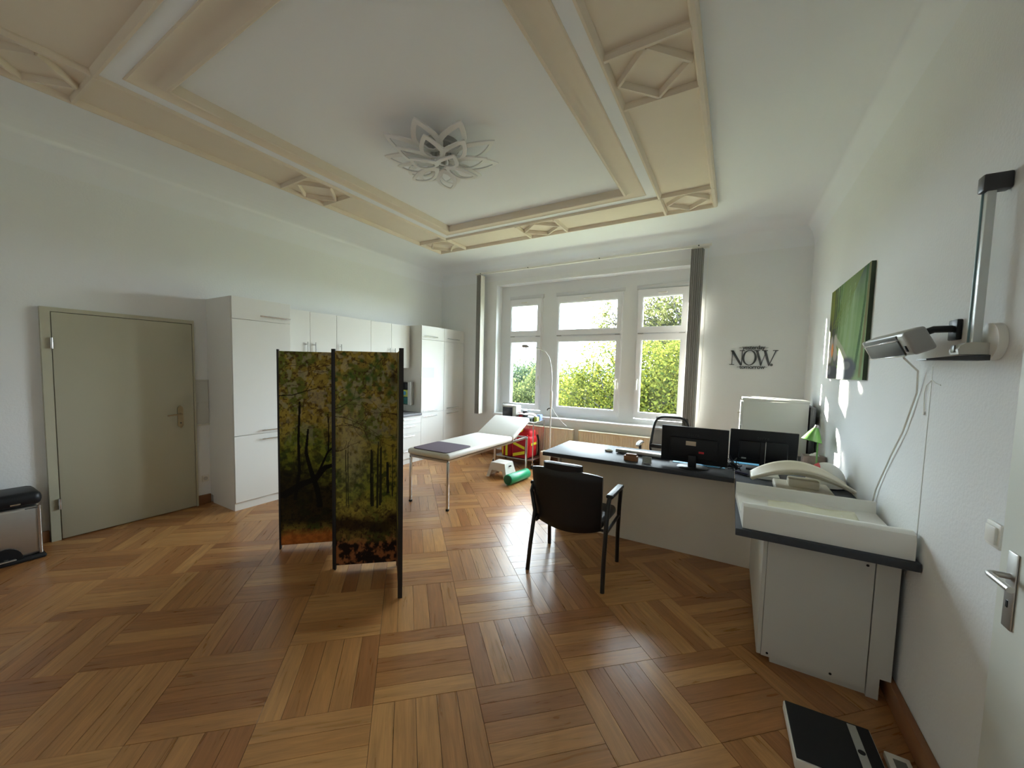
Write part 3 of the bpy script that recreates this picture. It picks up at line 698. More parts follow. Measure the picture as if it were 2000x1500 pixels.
def print_panel(name, img, f, mtl, parent):
    h, w, _ = img.shape
    mb = MB(); mb.grid(w-1, h-1, lambda a, b: f(a, b))
    me = bpy.data.meshes.new(name); me.from_pydata(mb.v, [], mb.f)
    off = BASE[parent.name]; me.transform(Matrix.Translation((-off[0], -off[1], -off[2])))
    at = me.color_attributes.new('print', 'FLOAT_COLOR', 'POINT')
    col = np.ones((h, w, 4)); col[..., :3] = np.clip(img[::-1], 0, 1)     # row 0 of the grid = bottom
    at.data.foreach_set('color', col.reshape(-1)); me.materials.append(mtl); me.update()
    o = bpy.data.objects.new(name, me); C.objects.link(o); o.parent = parent; BASE[o.name] = off
    return o
# folding screen: zigzag of four panels
S = [(-3.209, 1.800), (-2.880, 2.125), (-2.540, 1.843), (-2.188, 2.160), (-1.849, 1.846)]
t = thing('folding_screen', (-2.53, 1.98, 0), 'folding screen with autumn forest print standing in the room', 'screen')
img_l = forest(440, 120, 11, True); img_r = forest(440, 140, 23, False); img_e = img_r[::6, ::6]
ZT = 1.675
for k in range(4):
    a = Vector(S[k]+(0,)); b = Vector(S[k+1]+(0,)); d = (b-a).normalized(); n = Vector((d.y, -d.x, 0))  # n towards the camera side
    if n.y > 0: n = -n
    th = .015
    pa, pb = a+d*.014, b-d*.012
    core = MB(); q = [pa+n*th*.75, pb+n*th*.75, pb-n*th*.75, pa-n*th*.75]
    core.add([(p.x, p.y, z) for z in (.035, ZT-.006) for p in q], [(3,2,1,0),(4,5,6,7),(0,1,5,4),(1,2,6,5),(2,3,7,6),(3,0,4,7)])
    pn = core.build('panel', M_SCRB, t, smooth=0)
    z0, z1 = .037, ZT-.002
    im = (img_l, img_e, img_r, img_e)[k]
    for sgn in ((1, -1) if k % 2 == 0 else (1, -1)):
        o0 = n*(th*.78*sgn)
        use = im if sgn == 1 else img_e
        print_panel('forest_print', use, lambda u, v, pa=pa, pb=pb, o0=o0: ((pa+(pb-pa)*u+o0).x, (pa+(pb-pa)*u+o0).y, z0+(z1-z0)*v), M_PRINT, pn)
    for e, s in ((a, 1), (b, -1)):
        if (k % 2 == 0 and s == 1) or (k % 2 == 1 and s == -1):   # front stiles
            w = .013; st = MB(); p0 = e+d*s*.013; q = [e+n*th+d*s*0, e-n*th, p0-n*th, p0+n*th]
            st.add([(p.x, p.y, z) for z in (.0, ZT+.012) for p in q], [(3,2,1,0),(4,5,6,7),(0,1,5,4),(1,2,6,5),(2,3,7,6),(3,0,4,7)]); st.build('stile', M_SCRB, t, smooth=0)
        else:
            st = MB(); p0 = e+d*s*.011; q = [e+n*th*.9+d*s*.003, e-n*th*.9+d*s*.003, p0-n*th*.9, p0+n*th*.9]
            st.add([(p.x, p.y, z) for z in (.0, ZT) for p in q], [(3,2,1,0),(4,5,6,7),(0,1,5,4),(1,2,6,5),(2,3,7,6),(3,0,4,7)]); st.build('stile', M_SCRB, t, smooth=0)
for k in (1, 3):
    for z in (.25, .85, 1.42): MB().cyl((S[k][0], S[k][1]+.004, z-.03), (S[k][0], S[k][1]+.004, z+.03), .005).build('hinge', M_BLKM, t)
MB().cyl((S[2][0], S[2][1]-.012, .85-.03), (S[2][0], S[2][1]-.012, .88), .005).build('hinge', M_BLKM, t)

# ------------------------------------------------------------------ examination couch
t = thing('examination_couch', (-2.86, 4.2, 0), 'white padded examination couch with raised head end on chrome legs', 'couch')
R(-3.175, 3.265, .560, -2.565, 4.695, .632, r=.032, seg=4).build('mattress', M_VINYL, t)
ha = math.radians(23.5); Mh = Matrix.Translation((0, 4.70, .592)) @ Matrix.Rotation(ha, 4, 'X')
R(-3.175, .0, -.036, -2.565, .565, .036, r=.030, seg=4, M=Mh).build('head_rest', M_VINYL, t)
mb = MB(); e = .0125
for x in (-3.145, -2.595): mb.box(x-e, 3.29, .533, x+e, 5.20, .558)
for y in (3.29, 5.19): mb.box(-3.145, y-e, .533, -2.595, y+e, .558)
mb.build('frame', M_CHROME, t, smooth=0)
for x in (-3.135, -2.590):
    for y in (3.29, 5.17):
        l = R(x-e, y-e, .02, x+e, y+e, .545, r=.003).build('leg', M_CHROME, t)
        R(x-.015, y-.015, 0, x+.015, y+.015, .024, r=.003).build('foot', M_BLACK, l)
for x in (-3.08, -2.66): MB().cyl((x, 4.95, .54), (x, 5.08, .70), .008).build('head_rest_strut', M_CHROME, t)
mb = MB(); nseg = 6; cr = .05; poly = []
for cx, cy, a0 in ((-2.66, 3.34, -PI/2), (-2.66, 3.72, 0), (-3.07, 3.72, PI/2), (-3.07, 3.34, PI)):
    for q in range(nseg+1): a = a0+PI/2*q/nseg; poly.append((cx+cr*math.cos(a), cy+cr*math.sin(a)))
mb.prism(poly, .633, .641, lambda p, q, z: (p, q, z))
tag(mb.build('couch_mat', M_PURP), 'purple protective mat lying on the foot end of the white couch', 'mat')

# step stool
t = thing('step_stool', (-2.86, 4.83, 0), 'cream plastic step stool standing under the far end of the couch', 'stool')
sx0, sx1, sy0, sy1, sh = -2.995, -2.655, 4.70, 5.00, .215
mb = MB(); fl = .055
mb.rbox(sx0+fl, sy0+fl*.6, sh-.02, sx1-fl, sy1-fl*.6, sh, r=.008); mb.build('seat', M_PLW, t)
def slab(p, q, r_, s_, th, n):
    mb = MB(); P = [Vector(k) for k in (p, q, r_, s_)]; nn = Vector(n)*th
    mb.add([tuple(k) for k in P]+[tuple(k+nn) for k in P], [(0,1,2,3),(7,6,5,4),(0,4,5,1),(1,5,6,2),(2,6,7,3),(3,7,4,0)]); return mb
for x0, xt, s_ in ((sx0, sx0+fl, 1), (sx1, sx1-fl, -1)):
    slab((x0, sy0, .0), (x0, sy1, 0), (xt, sy1-fl*.6, sh-.004), (xt, sy0+fl*.6, sh-.004), .012, (s_, 0, 0)).build('side_wall', M_PLW, t, smooth=0)
for y0, yt, s_ in ((sy0, sy0+fl*.6, 1), (sy1, sy1-fl*.6, -1)):
    slab((sx0+.036, y0+s_*.014, .105), (sx1-.036, y0+s_*.014, .105), (sx1-fl, yt, sh-.004), (sx0+fl, yt, sh-.004), .008, (0, s_, 0)).build('apron', M_PLW, t, smooth=0)
    for xa, xb, xta, xtb in ((sx0+.002, sx0+.05, sx0+.032, sx0+.085), (sx1-.05, sx1-.002, sx1-.085, sx1-.032)):
        slab((xa, y0, 0), (xb, y0, 0), (xtb, y0+s_*.014, .107), (xta, y0+s_*.014, .107), .012, (0, s_, 0)).build('leg', M_PLW, t, smooth=0)
for y in (4.835, 4.865): MB().cyl((sx1-.040, y, .165), (sx1-.018, y, .165), .008, seg=10).build('grip_hole', M_BLACK, t)

t = thing('foam_roll', (-2.47, 4.74, .0), 'green cylindrical foam roll lying on the parquet in front of the stool', 'roll')
p0, p1 = Vector((-2.520, 4.49, .072)), Vector((-2.47, 4.97, .072)); dd = (p1-p0).normalized()
MB().tube([p0, p0+dd*.006, p0+dd*.012, p1-dd*.012, p1-dd*.006, p1], [.062, .069, .072, .072, .069, .062], 32).build('cover', M_GREEN, t)
MB().cyl(p0-dd*.001, p0+dd*.001, .061, seg=32).build('end_cap', M_GREEND, t); MB().cyl(p1-dd*.001, p1+dd*.001, .061, seg=32).build('end_cap', M_GREEND, t)

# ------------------------------------------------------------------ instrument trolley and what it carries
TX0, TX1, TY0, TY1 = -3.33, -2.625, 5.46, 5.86
t = thing('instrument_trolley', (-2.98, 5.66, 0), 'chrome instrument trolley with two shelves in front of the radiator', 'trolley')
for x in (TX0, TX1):
    for y in (TY0, TY1):
        l = MB().cyl((x, y, .08), (x, y, .735), .0095).build('leg', M_CHROME, t)
        MB().cyl((x-.012, y, .034), (x+.012, y, .034), .034, seg=16).build('caster', M_BLACK, l)
        MB().cyl((x, y, .06), (x, y, .085), .022).build('caster_plate', M_STEEL, l)
for z in (.735, .13):
    mb = MB()
    for y in (TY0, TY1): mb.cyl((TX0, y, z), (TX1, y, z), .007, seg=8)
    for x in (TX0, TX1): mb.cyl((x, TY0, z), (x, TY1, z), .007, seg=8)
    mb.build('rail', M_CHROME, t); R(TX0+.006, TY0+.006, z-.012, TX1-.006, TY1-.006, z-.004, r=.002).build('shelf', M_STEEL, t)
ZS = .732
t = thing('patient_monitor', (-3.19, 5.70, ZS), 'small grey patient monitor with dark screen standing on the trolley', 'monitor')
R(-3.316, 5.66, ZS, -3.045, 5.84, .955, r=.012).build('housing', mat('pale_grey_plastic', (.55, .54, .50), .4, var=.02), t)
R(-3.300, 5.654, .775, -3.115, 5.662, .925, r=.003).build('display', M_LCD, t)
MB().tube([(-3.325, 5.70, .95), (-3.322, 5.69, .985), (-3.30, 5.69, .995), (-3.08, 5.69, .995), (-3.058, 5.69, .985), (-3.055, 5.70, .95)], .006, 8).build('carry_handle', M_PLG, t)
R(-3.10, 5.654, .78, -3.06, 5.661, .93, r=.002).build('button_strip', M_PLW, t)
t = thing('instrument_tray', (-2.80, 5.64, ZS), 'stack of dark green kidney trays on the trolley beside the monitor', 'tray')
for k in range(4): R(-2.90, 5.52, ZS+k*.016, -2.70+.004*k, 5.72, ZS+.013+k*.016, r=.006).build('tray', mat('dark_grey_green_plastic', (.10, .13, .12), .4), t)
tag(R(-2.685, 5.60, ZS, -2.635, 5.68, ZS+.075, r=.004).build('glove_box', M_GRN2), 'yellow green small box at the trolley edge', 'box')
tag(R(-2.69, 5.70, ZS, -2.63, 5.80, ZS+.10, r=.004).build('tissue_pack', M_DUST), 'blue carton at the rear right corner of the trolley', 'box')
mb = MB(); mb.grid(14, 8, lambda u, v: (-3.02+.36*u, 5.60+.16*v, .802+.03*math.sin(3.1*u)+.018*noise.noise(Vector((u*5, v*4, 1)))+.01*math.sin(9*u+3*v)))
o = mb.build('cloth', M_PAPER); tag(o, 'crumpled white cloth lying over the trays on the trolley', 'cloth')
so = o.modifiers.new('thick', 'SOLIDIFY'); so.thickness = .012
tag(R(-3.03, 5.73, ZS, -2.97, 5.79, .835, r=.01).build('bottle', M_REDS), 'small red container behind the cloth on the trolley', 'container')
tag(MB().rbox(-2.985, 5.77, .86-.128, -2.90, 5.83, .875, r=.015).build('camera_case', M_BLACK), 'small black pouch at the back of the trolley', 'pouch')
# red emergency rucksack on the lower shelf
t = thing('emergency_rucksack', (-2.94, 5.66, .13), 'red emergency rucksack with yellow reflective stripes on the trolley shelf', 'rucksack')
ZB = .128
bag = R(-3.24, 5.50, ZB, -2.70, 5.80, .50, r=.06, seg=4).build('body', M_RED, t)
R(-3.20, 5.485, ZB+.01, -3.02, 5.52, .38, r=.02).build('front_pocket', M_REDD, t); R(-3.00, 5.475, ZB+.01, -2.76, 5.52, .43, r=.02).build('front_pocket', M_REDD, t)
R(-3.05, 5.54, .44, -2.72, 5.78, .59, r=.05, seg=3).build('top_flap', M_RED, t)
R(-2.98, 5.50, .55, -2.86, 5.60, .61, r=.02).build('flap_tape', M_YEL, t)
def tape(pts, name='reflective_tape'):
    mb = MB(); n = len(pts)
    mb.add([p for p in pts]+[(p[0], p[1]-.003, p[2]) for p in pts], [tuple(range(n)), tuple(range(n, 2*n))[::-1]]+[(i, (i+1)%n, n+(i+1)%n, n+i) for i in range(n)])
    mb.build(name, M_YEL, t, smooth=0)
tape([(-2.985, 5.474, .40), (-2.985, 5.474, .355), (-2.775, 5.474, .285), (-2.775, 5.474, .33)])
tape([(-2.985, 5.474, .155), (-2.985, 5.474, .205), (-2.775, 5.474, .265), (-2.775, 5.474, .215)])
tape([(-3.13, 5.484, .15), (-3.13, 5.484, .36), (-3.09, 5.484, .36), (-3.09, 5.484, .15)]); tape([(-3.19, 5.484, .15), (-3.19, 5.484, .30), (-3.17, 5.484, .30), (-3.17, 5.484, .15)])
B(-2.698, 5.55, .345, -2.694, 5.74, .385).build('reflective_tape', M_YEL, t, smooth=0)
MB().tube([(-2.75, 5.49, .52), (-2.735, 5.478, .45), (-2.73, 5.47, .30), (-2.74, 5.478, .16)], .018, 8).build('strap', M_RED, t)
MB().tube([(-2.69, 5.76, .50), (-2.675, 5.78, .40), (-2.668, 5.78, .25), (-2.68, 5.77, .16)], .014, 8).build('back_strap', M_BLACK, t)
t = thing('storage_pouf', (-2.50, 5.66, 0), 'beige rounded pouf between trolley and desk in front of the radiator', 'pouf')
MB().lathe((-2.50, 5.66, 0), [(0, 0), (.07, 0), (.085, .02), (.088, .20), (.075, .26), (.03, .28), (0, .28)], 20).build('cover', M_BEIGE, t)

# gooseneck examination lamp
t = thing('gooseneck_lamp', (-2.395, 5.42, 0), 'slim white gooseneck examination lamp standing in front of the window', 'lamp')
LX, LY = -2.325, 5.42
for a in range(5):
    g = 2*PI*a/5+.3; MB().tube([(LX, LY, .07), (LX+.22*math.cos(g), LY+.22*math.sin(g), .055)], [.014, .010]).build('base_arm', M_PLG, t)
    MB().lathe((LX+.21*math.cos(g), LY+.21*math.sin(g), .024), [(0, -.024), (.016, -.024), (.024, -.010), (.024, .010), (.016, .024), (0, .024)], 12).build('caster', M_BLACK, t)
MB().cyl((LX, LY, .05), (LX, LY, 1.02), .011).build('pole', M_PLW, t)
MB().tube([(LX, LY, 1.0), (LX, LY, 1.03), (LX, LY, 1.23), (LX, LY, 1.25)], [.013, .021, .021, .012], 14).build('switch_grip', M_PLW, t)
neck = [(LX, LY, 1.24), (LX+.005, LY, 1.42), (LX-.01, LY, 1.60), (LX-.05, LY, 1.75), (LX-.12, LY, 1.84), (LX-.22, LY, 1.885), (LX-.33, LY, 1.905), (LX-.40, LY, 1.915)]
MB().tube(neck, .0075, 8).build('gooseneck', M_STEEL, t)
MB().tube([(LX-.40, LY, 1.915), (LX-.43, LY, 1.92), (LX-.50, LY, 1.925), (LX-.51, LY, 1.925)], [.012, .024, .026, .018], 14).build('lamp_head', M_PLG, t)
MB().cyl((LX-.445, LY, 1.91), (LX-.445, LY, 1.865), .008).build('head_grip', M_PLG, t)
MB().tube([(LX, LY-.015, .99), (LX-.03, LY-.02, .985), (LX-.05, LY-.02, .955)], .008).build('clamp_lever', M_BLKM, t)
MB().tube([(LX+.02, LY, 1.0), (LX+.06, LY, .93), (LX+.12, LY, .86), (LX+.20, LY, .78), (LX+.26, LY, .74)], .003, 6).build('power_cord', M_PLW, t)

# ------------------------------------------------------------------ desk
DT = .760
t = thing('desk', (-.75, 3.86, 0), 'anthracite-topped reception desk with a pale full-height front panel', 'desk')
R(-1.572, 3.495, DT-.038, .048, 4.235, DT, r=.003).build('desk_top', M_TOP, t)
B(-1.44, 3.67, .004, .19, 3.69, DT-.038).build('front_panel', mat('pale_desk_melamine', (0.78, 0.75, 0.67), 0.5, spec=0.3, var=0.02), t, smooth=0)
B(-1.46, 3.62, 0, -1.44, 4.18, DT-.038).build('side_panel', mat('pale_desk_melamine', (0.78, 0.75, 0.67), 0.5, spec=0.3, var=0.02), t, smooth=0)
t = thing('counter', (.4, 3.6, 0), 'anthracite counter along the right wall carrying changing pad and scale', 'counter')
mb = MB(); mb.rbox(.052, 2.368, DT-.038, XR-.003, 4.86, DT, r=.003); mb.build('counter_top', M_TOP, t)
B(.60, 4.83, 0, XR-.035, 4.85, DT-.038).build('end_panel', M_WHITE2, t, smooth=0)
# cabinet under the near end of the counter
t = thing('changing_cabinet', (.42, 2.9, 0), 'white cabinet under the changing pad with screwed side panel', 'cabinet')
B(.208, 2.512, .035, .632, 2.53, .720).build('side_panel', M_WHITE2, t, smooth=0)
B(.637, 2.512, 0, .682, 2.53, .720).build('filler_strip', M_WHITE2, t, smooth=0); B(.682, 2.512, .108, .722, 2.53, .720).build('filler_strip', M_WHITE2, t, smooth=0)
B(.21, 2.532, .035, .68, 3.66, .720).build('body', M_WHITE2, t, smooth=0)
B(.25, 2.53, 0, .637, 3.6, .035).build('plinth', M_WHITE2, t, smooth=0)
for y0, y1 in ((2.515, 3.085), (3.089, 3.655)): R(.187, y0, .036, .207, y1, .718, r=.002, seg=1).build('cabinet_door', M_WHITE2, t)
for x, z in ((.605, .655), (.235, .055), (.50, .055)): MB().cyl((x, 2.5125, z), (x, 2.510, z), .006, seg=10).build('screw_cap', M_BLACK, t)

# things on the desk
def monitor(x0, x1, z0, z1, y, yaw, label, stand_x, base_z, extra):
    t = thing('monitor', ((x0+x1)/2, y, base_z), label, 'monitor', 'black monitors on the desk')
    c = Vector(((x0+x1)/2, y, 0)); Mr = Matrix.Translation(c) @ Matrix.Rotation(yaw, 4, 'Z') @ Matrix.Rotation(math.radians(2), 4, 'X')
    w = (x1-x0)/2
    R(-w, 0, z0, w, .022, z1, r=.006, M=Mr).build('screen_housing', M_BLACK, t)
    R(-w*.72, -.026, z0+.04, w*.72, .002, z1-.09, r=.015, M=Mr).build('rear_cover', M_BLACK, t)
    R(-w+.008, .022, z0+.012, w-.008, .0235, z1-.01, r=.0005, seg=1, M=Mr).build('display', M_LCD, t)
    lg = text_mesh('terra', .042, .0006, lambda a, b, z: Mr @ Vector((a, -.0012, b+z1-.075)))
    lg.build('logo_print', M_LOGO, t, smooth=0)
    extra(t, Mr, w); return t
def ex1(t, Mr, w):
    R(-.032, -.045, DT+.012, .032, -.024, .875, r=.006, M=Mr).build('stand', M_BLACK, t)
    mb = MB(); mb.lathe(Vector(((Mr @ Vector((0, -.02, 0))).x, (Mr @ Vector((0, -.02, 0))).y, DT)), [(0, 0), (.118, 0), (.122, .004), (.115, .010), (0, .013)], 32); mb.build('stand_base', M_BLACK, t)
    R(-.055, -.0285, .955, .022, -.0265, .992, r=.001, seg=1, M=Mr).build('sticker', M_STICK, t, label='beige sticker')
    R(.045, -.0285, .895, .085, -.0265, .912, r=.001, seg=1, M=Mr).build('sticker', M_REDS, t, label='red sticker')
monitor(-.512, -.002, .800, 1.108, 3.70, math.radians(-3), 'left black monitor seen from behind, beige and red stickers', -.25, DT, ex1)
def ex2(t, Mr, w):
    R(-.020, -.040, DT+.012, .020, -.024, 1.0, r=.006, M=Mr).build('stand', M_BLACK, t)
    R(.014, -.0415, DT+.02, .019, -.039, 1.01, r=.001, seg=1, M=Mr).build('stand_trim', M_STEEL, t)
    R(.13, 3.89, DT, .37, 4.05, DT+.012, r=.005).build('stand_base', M_BLACK, t)
    R(-.15, -.0275, .845, -.115, -.0255, .858, r=.001, seg=1, M=Mr).build('port_label', M_PLG, t)
monitor(.002, .482, .805, 1.092, 3.99, math.radians(2), 'right black monitor seen from behind, nearest the green lamp', .25, DT, ex2)
t = thing('keyboard', (-.74, 4.02, DT), 'long white keyboard with raised edge on the desk left of monitors', 'keyboard')
Mk = Matrix.Translation((-.70, 3.955, DT+.006)) @ Matrix.Rotation(math.radians(-4), 4, 'Z')
R(-.25, -.075, 0, .24, .085, .016, r=.004, M=Mk).build('body', M_PLW, t); R(-.255, -.085, 0, .245, -.072, .035, r=.004, M=Mk).build('rear_edge', M_STEEL, t)
for q in (-.22, .20): R(q, -.07, -.006, q+.02, -.05, 0, r=.001, M=Mk).build('foot', M_BLACK, t)
t = thing('wood_block', (-.75, 3.62, DT), 'carved brown wooden block at the front desk edge', 'block')
mb = MB(); mb.rbox(-.815, 3.60, DT, -.695, 3.65, DT+.046, r=.006); mb.build('body', M_WOODB, t); R(-.800, 3.60, DT+.044, -.705, 3.65, DT+.064, r=.008).build('carved_top', M_WOODB, t)
t = thing('card_holder', (-.62, 3.62, DT), 'clear acrylic card holder between wooden block and left monitor', 'holder')
R(-.655, 3.58, DT, -.575, 3.64, DT+.004, r=.001, seg=1).build('base', M_ACRY, t); R(-.655, 3.60, DT+.004, -.575, 3.603, DT+.060, r=.001, seg=1).build('front_sheet', M_ACRY, t)
R(-.652, 3.606, DT+.004, -.578, 3.610, DT+.056, r=.0005, seg=1).build('card', mat('grey_card', (.42, .42, .36), .6), t)
t = thing('mineral_stone', (-1.03, 3.90, DT), 'small pale rock crystal lying on the desk left of the keyboard', 'stone')
mb = MB(); vs, fs = [], []
bm = bmesh.new(); bmesh.ops.create_icosphere(bm, subdivisions=2, radius=1)
for v in bm.verts:
    n = 1+.35*noise.noise(v.co*2.3); v.co = Vector((-1.03+v.co.x*.042*n, 3.90+v.co.y*.026*n, DT+max(0, .010+v.co.z*.016*n)))
bm.verts.index_update(); mb.add([v.co for v in bm.verts], [[v.index for v in f.verts] for f in bm.faces]); bm.free()
mb.build('crystal', mat('pale_mineral', (.50, .48, .42), .5, var=.3, scale=40), t, smooth=0)
tag(R(-.43, 3.80, DT, -.02, 3.93, DT+.004, r=.001, seg=1).build('blue_folder', M_BLUE), 'light blue folder lying under the left monitor', 'folder')
tag(R(-.50, 3.86, DT+.0045, -.30, 3.92, DT+.006, r=.0005, seg=1).build('paper_sheet', M_PAPER), 'white sheet on the blue folder behind the monitor stand', 'paper')
tag(R(.02, 4.10, DT, .30, 4.25, DT+.004, r=.001, seg=1).build('blue_pad', M_BLUE), 'light blue writing pad behind the right monitor', 'pad')
t = thing('mouse', (-.15, 3.76, DT), 'round white and red candle glass beside the left monitor stand', 'glass')
MB().lathe((-.155, 3.866, DT+.0045), [(0, 0), (.042, 0), (.055, .018), (.054, .045), (.046, .055), (0, .055)], 20).build('cup', M_PLW, t)
MB().lathe((-.090, 3.855, DT+.0045), [(0, 0), (.018, 0), (.022, .02), (.022, .055), (.016, .07), (0, .07)], 16).build('red_cap', M_REDS, t)
t.name = 'candle_glass'
t = thing('cable_bundle', (-.05, 3.80, DT), 'tangle of black cables between the two monitors', 'cables')
for k in range(7):
    r_ = random.Random(k); pts = [(-.03+.04*r_.random(), 3.73, 0.90-.02*k)]
    for q in range(6): pts.append((-.06+.16*r_.random(), 3.74+.10*r_.random(), DT+.006+.10*(1-q/6)*r_.random()))
    MB().tube(pts, .004, 6).build('cable', M_BLACK, t)
t = thing('stapler', (.11, 3.66, DT), 'small dark stapler on the desk in front of the right monitor', 'stapler')
Ms = Matrix.Translation((.10, 3.66, DT)) @ Matrix.Rotation(math.radians(-38), 4, 'Z')
R(-.055, -.014, 0, .055, .014, .008, r=.003, M=Ms).build('base', M_BLACK, t); R(-.055, -.011, .010, .048, .011, .022, r=.004, M=Ms).build('arm', mat('dark_blue_plastic', (.02, .02, .06), .3), t)
tag(R(.20, 3.60, DT, .34, 3.74, DT+.03, r=.004).build('paper_stack', M_PAPER), 'low stack of white paper beside the baby scale', 'paper')
t = thing('power_adapter', (.45, 4.35, DT), 'white plug adapter with curled cable behind the right monitor', 'adapter')
R(.42, 4.22, DT, .50, 4.27, DT+.035, r=.006).build('body', M_PLW, t)
MB().tube([(.50, 4.25, DT+.02), (.53, 4.23, DT+.05), (.56, 4.22, DT+.04), (.58, 4.25, DT+.01), (.60, 4.30, DT+.005)], .004, 6).build('cable', M_PLW, t)
# green desk lamp
t = thing('desk_lamp', (.655, 4.28, DT), 'small green desk lamp with conical shade by the right wall', 'lamp')
MB().lathe((.66, 4.34, DT), [(0, 0), (.06, 0), (.062, .008), (.05, .016), (0, .02)], 24).build('base', M_LIME, t)
MB().tube([(.66, 4.34, DT+.01), (.657, 4.33, .95), (.653, 4.32, 1.06)], .006, 8).build('stem', M_LIME, t)
MB().tube([(.653, 4.32, 1.04), (.650, 4.31, 1.09), (.640, 4.30, 1.115), (.628, 4.29, 1.10)], .010, 8).build('joint', M_CHROME, t)
Mq = Matrix.Rotation(math.radians(14), 4, 'Y') @ Matrix.Rotation(math.radians(-8), 4, 'X')
mb = MB(); mb.lathe((.628, 4.28, 1.10), [(.016, .02), (.026, .005), (.05, -.045), (.075, -.10), (.073, -.10), (.047, -.045), (.022, .0), (.014, .012)], 28, M=Mq); mb.build('shade', M_LIME, t)
mb = MB(); mb.lathe((.628, 4.28, 1.10), [(0, .045), (.014, .042), (.018, .02), (.0, .018)], 16, M=Mq); mb.build('shade_cap', M_CHROME, t)
mb = MB(); mb.lathe((.628, 4.28, 1.10), [(0, -.085), (.018, -.08), (.028, -.06), (.02, -.035), (0, -.03)], 16, M=Mq); mb.build('bulb', M_PLW, t)
t = thing('tissue_box', (.68, 4.30, DT), 'grey-brown wooden tissue box with white tissue by the lamp', 'box')
R(.575, 4.412, DT, .735, 4.535, DT+.085, r=.004).build('box', M_WOODG, t)
mb = MB(); mb.grid(8, 8, lambda u, v: (.625+.07*u, 4.44+.06*v, DT+.087+.028*math.sin(PI*u)*math.sin(PI*v)+.012*math.sin(7*u+4*v)*math.sin(PI*u)*math.sin(PI*v))); mb.build('tissue', M_PAPER, t)
# helmet-like case
t = thing('helmet', (.62, 3.74, DT), 'white rounded helmet with a red stripe on the counter by the wall', 'helmet')
HC = Vector((.622, 3.70, DT)); 
def dome(u, v, k=1.0):
    a = 2*PI*u; b = PI/2*v; return (HC.x+.117*k*math.cos(a)*math.cos(b)*(1+.0*math.sin(a)), HC.y+.16*k*math.sin(a)*math.cos(b), HC.z+.012+.155*k*math.sin(b))
mb = MB(); mb.grid(40, 14, lambda u, v: dome(u, v)); mb.build('shell', M_PLW, t)
mb = MB(); mb.grid(12, 2, lambda u, v: (HC.x-.075+.030*v, HC.y-.152*math.cos(PI*(.32+.4*u))*math.sqrt(max(0, 1-((.075-.030*v)/.117)**2)), HC.z+.014+.158*math.sin(PI*(.32+.4*u))*math.sqrt(max(0, 1-((.075-.030*v)/.117)**2)))); mb.build('stripe', M_REDS, t)
mb = MB(); mb.lathe((HC.x, HC.y, DT), [(0, 0), (.11, 0), (.118, .006), (.118, .014), (0, .016)], 32); mb.build('rim', M_PLG, t)
# baby scale
t = thing('baby_scale', (.43, 3.3, DT), 'ivory baby scale with long curved weighing tray on the counter', 'scale')
bx = MB(); bx.rbox(.285, 3.17, DT, .600, 3.50, DT+.046, r=.012, seg=3); bx.build('base', M_TRAY, t)
R(.315, 3.175, DT+.044, .345, 3.20, DT+.050, r=.002).build('button', M_LCDG, t); R(.395, 3.18, DT+.044, .50, 3.205, DT+.050, r=.002).build('display', M_LCDG, t)
MB().rbox(.36, 3.30, DT+.044, .53, 3.40, DT+.100, r=.01).build('support', M_TRAY, t)
def tray(u, v):
    x = .142+.545*u; s = 2*u-1; w = .165-.045*abs(s)**3; yy = 2*v-1
    z = DT+.075+.105*(1-abs(s)**1.9)*(.62+.38*abs(yy)**1.5)-.0*s
    return (x, 3.33+w*yy, z+.012*abs(yy)**3)
mb = MB(); mb.grid(40, 16, tray); o = mb.build('weighing_tray', M_TRAY, t); so = o.modifiers.new('thick', 'SOLIDIFY'); so.thickness = .014; so.offset = -1
rim = [tray(k/40, 0) for k in range(41)]; MB().tube(rim, .009, 8).build('tray_rim', M_TRAY, t)
tag(R(.20, 3.12, DT, .275, 3.40, DT+.006, r=.002).build('plastic_wallet', mat('dark_smoky_plastic', (.10, .11, .11), .12, spec=.7)), 'smoky plastic wallet on the counter left of the baby scale', 'wallet')
# changing pad
t = thing('changing_pad', (.41, 2.71, DT), 'white padded changing mat with raised edges on the counter end', 'changing mat')
prof = [(2.392, .0), (2.392, .085), (2.402, .112), (2.43, .122), (2.465, .118), (2.49, .095), (2.51, .055), (2.56, .036), (2.90, .036), (2.952, .038), (2.962, .060), (2.968, .094), (2.978, .100), (2.990, .098), (2.998, .09), (2.998, 0)]
mb = MB(); nx = 26
def padf(u, k):
    y, z = prof[k]; s = abs(2*u-1); x0 = .082-.03*(y-2.4)/.6; x1 = .727
    zz = z*(1-.12*max(0, s-.9)/.1*0)+(.004*math.sin(u*17+k)*(k in (7, 8)))
    return (x0+(x1-x0)*u, y, DT+.001+zz)
vs = [padf(u/nx, k) for k in range(len(prof)) for u in range(nx+1)]
mb.add(vs, [(k*(nx+1)+i, k*(nx+1)+i+1, (k+1)*(nx+1)+i+1, (k+1)*(nx+1)+i) for k in range(len(prof)-1) for i in range(nx)])
mb.add([padf(0, k) for k in range(len(prof))], [tuple(range(len(prof)))]); mb.add([padf(1, k) for k in range(len(prof))], [tuple(range(len(prof)))])
mb.build('pad', M_VINYLC, t, smooth=50)
mb = MB(); mb.grid(18, 8, lambda u, v: (.20+.40*u+.02*v, 2.512+.37*v, DT+.044+.004*math.sin(u*9+v*5)+(.022*(1-v/.12) if v < .12 else 0)))
o = mb.build('towel', M_TOWEL); tag(o, 'pale yellow towel spread in the changing mat', 'towel'); so = o.modifiers.new('thick', 'SOLIDIFY'); so.thickness = .004

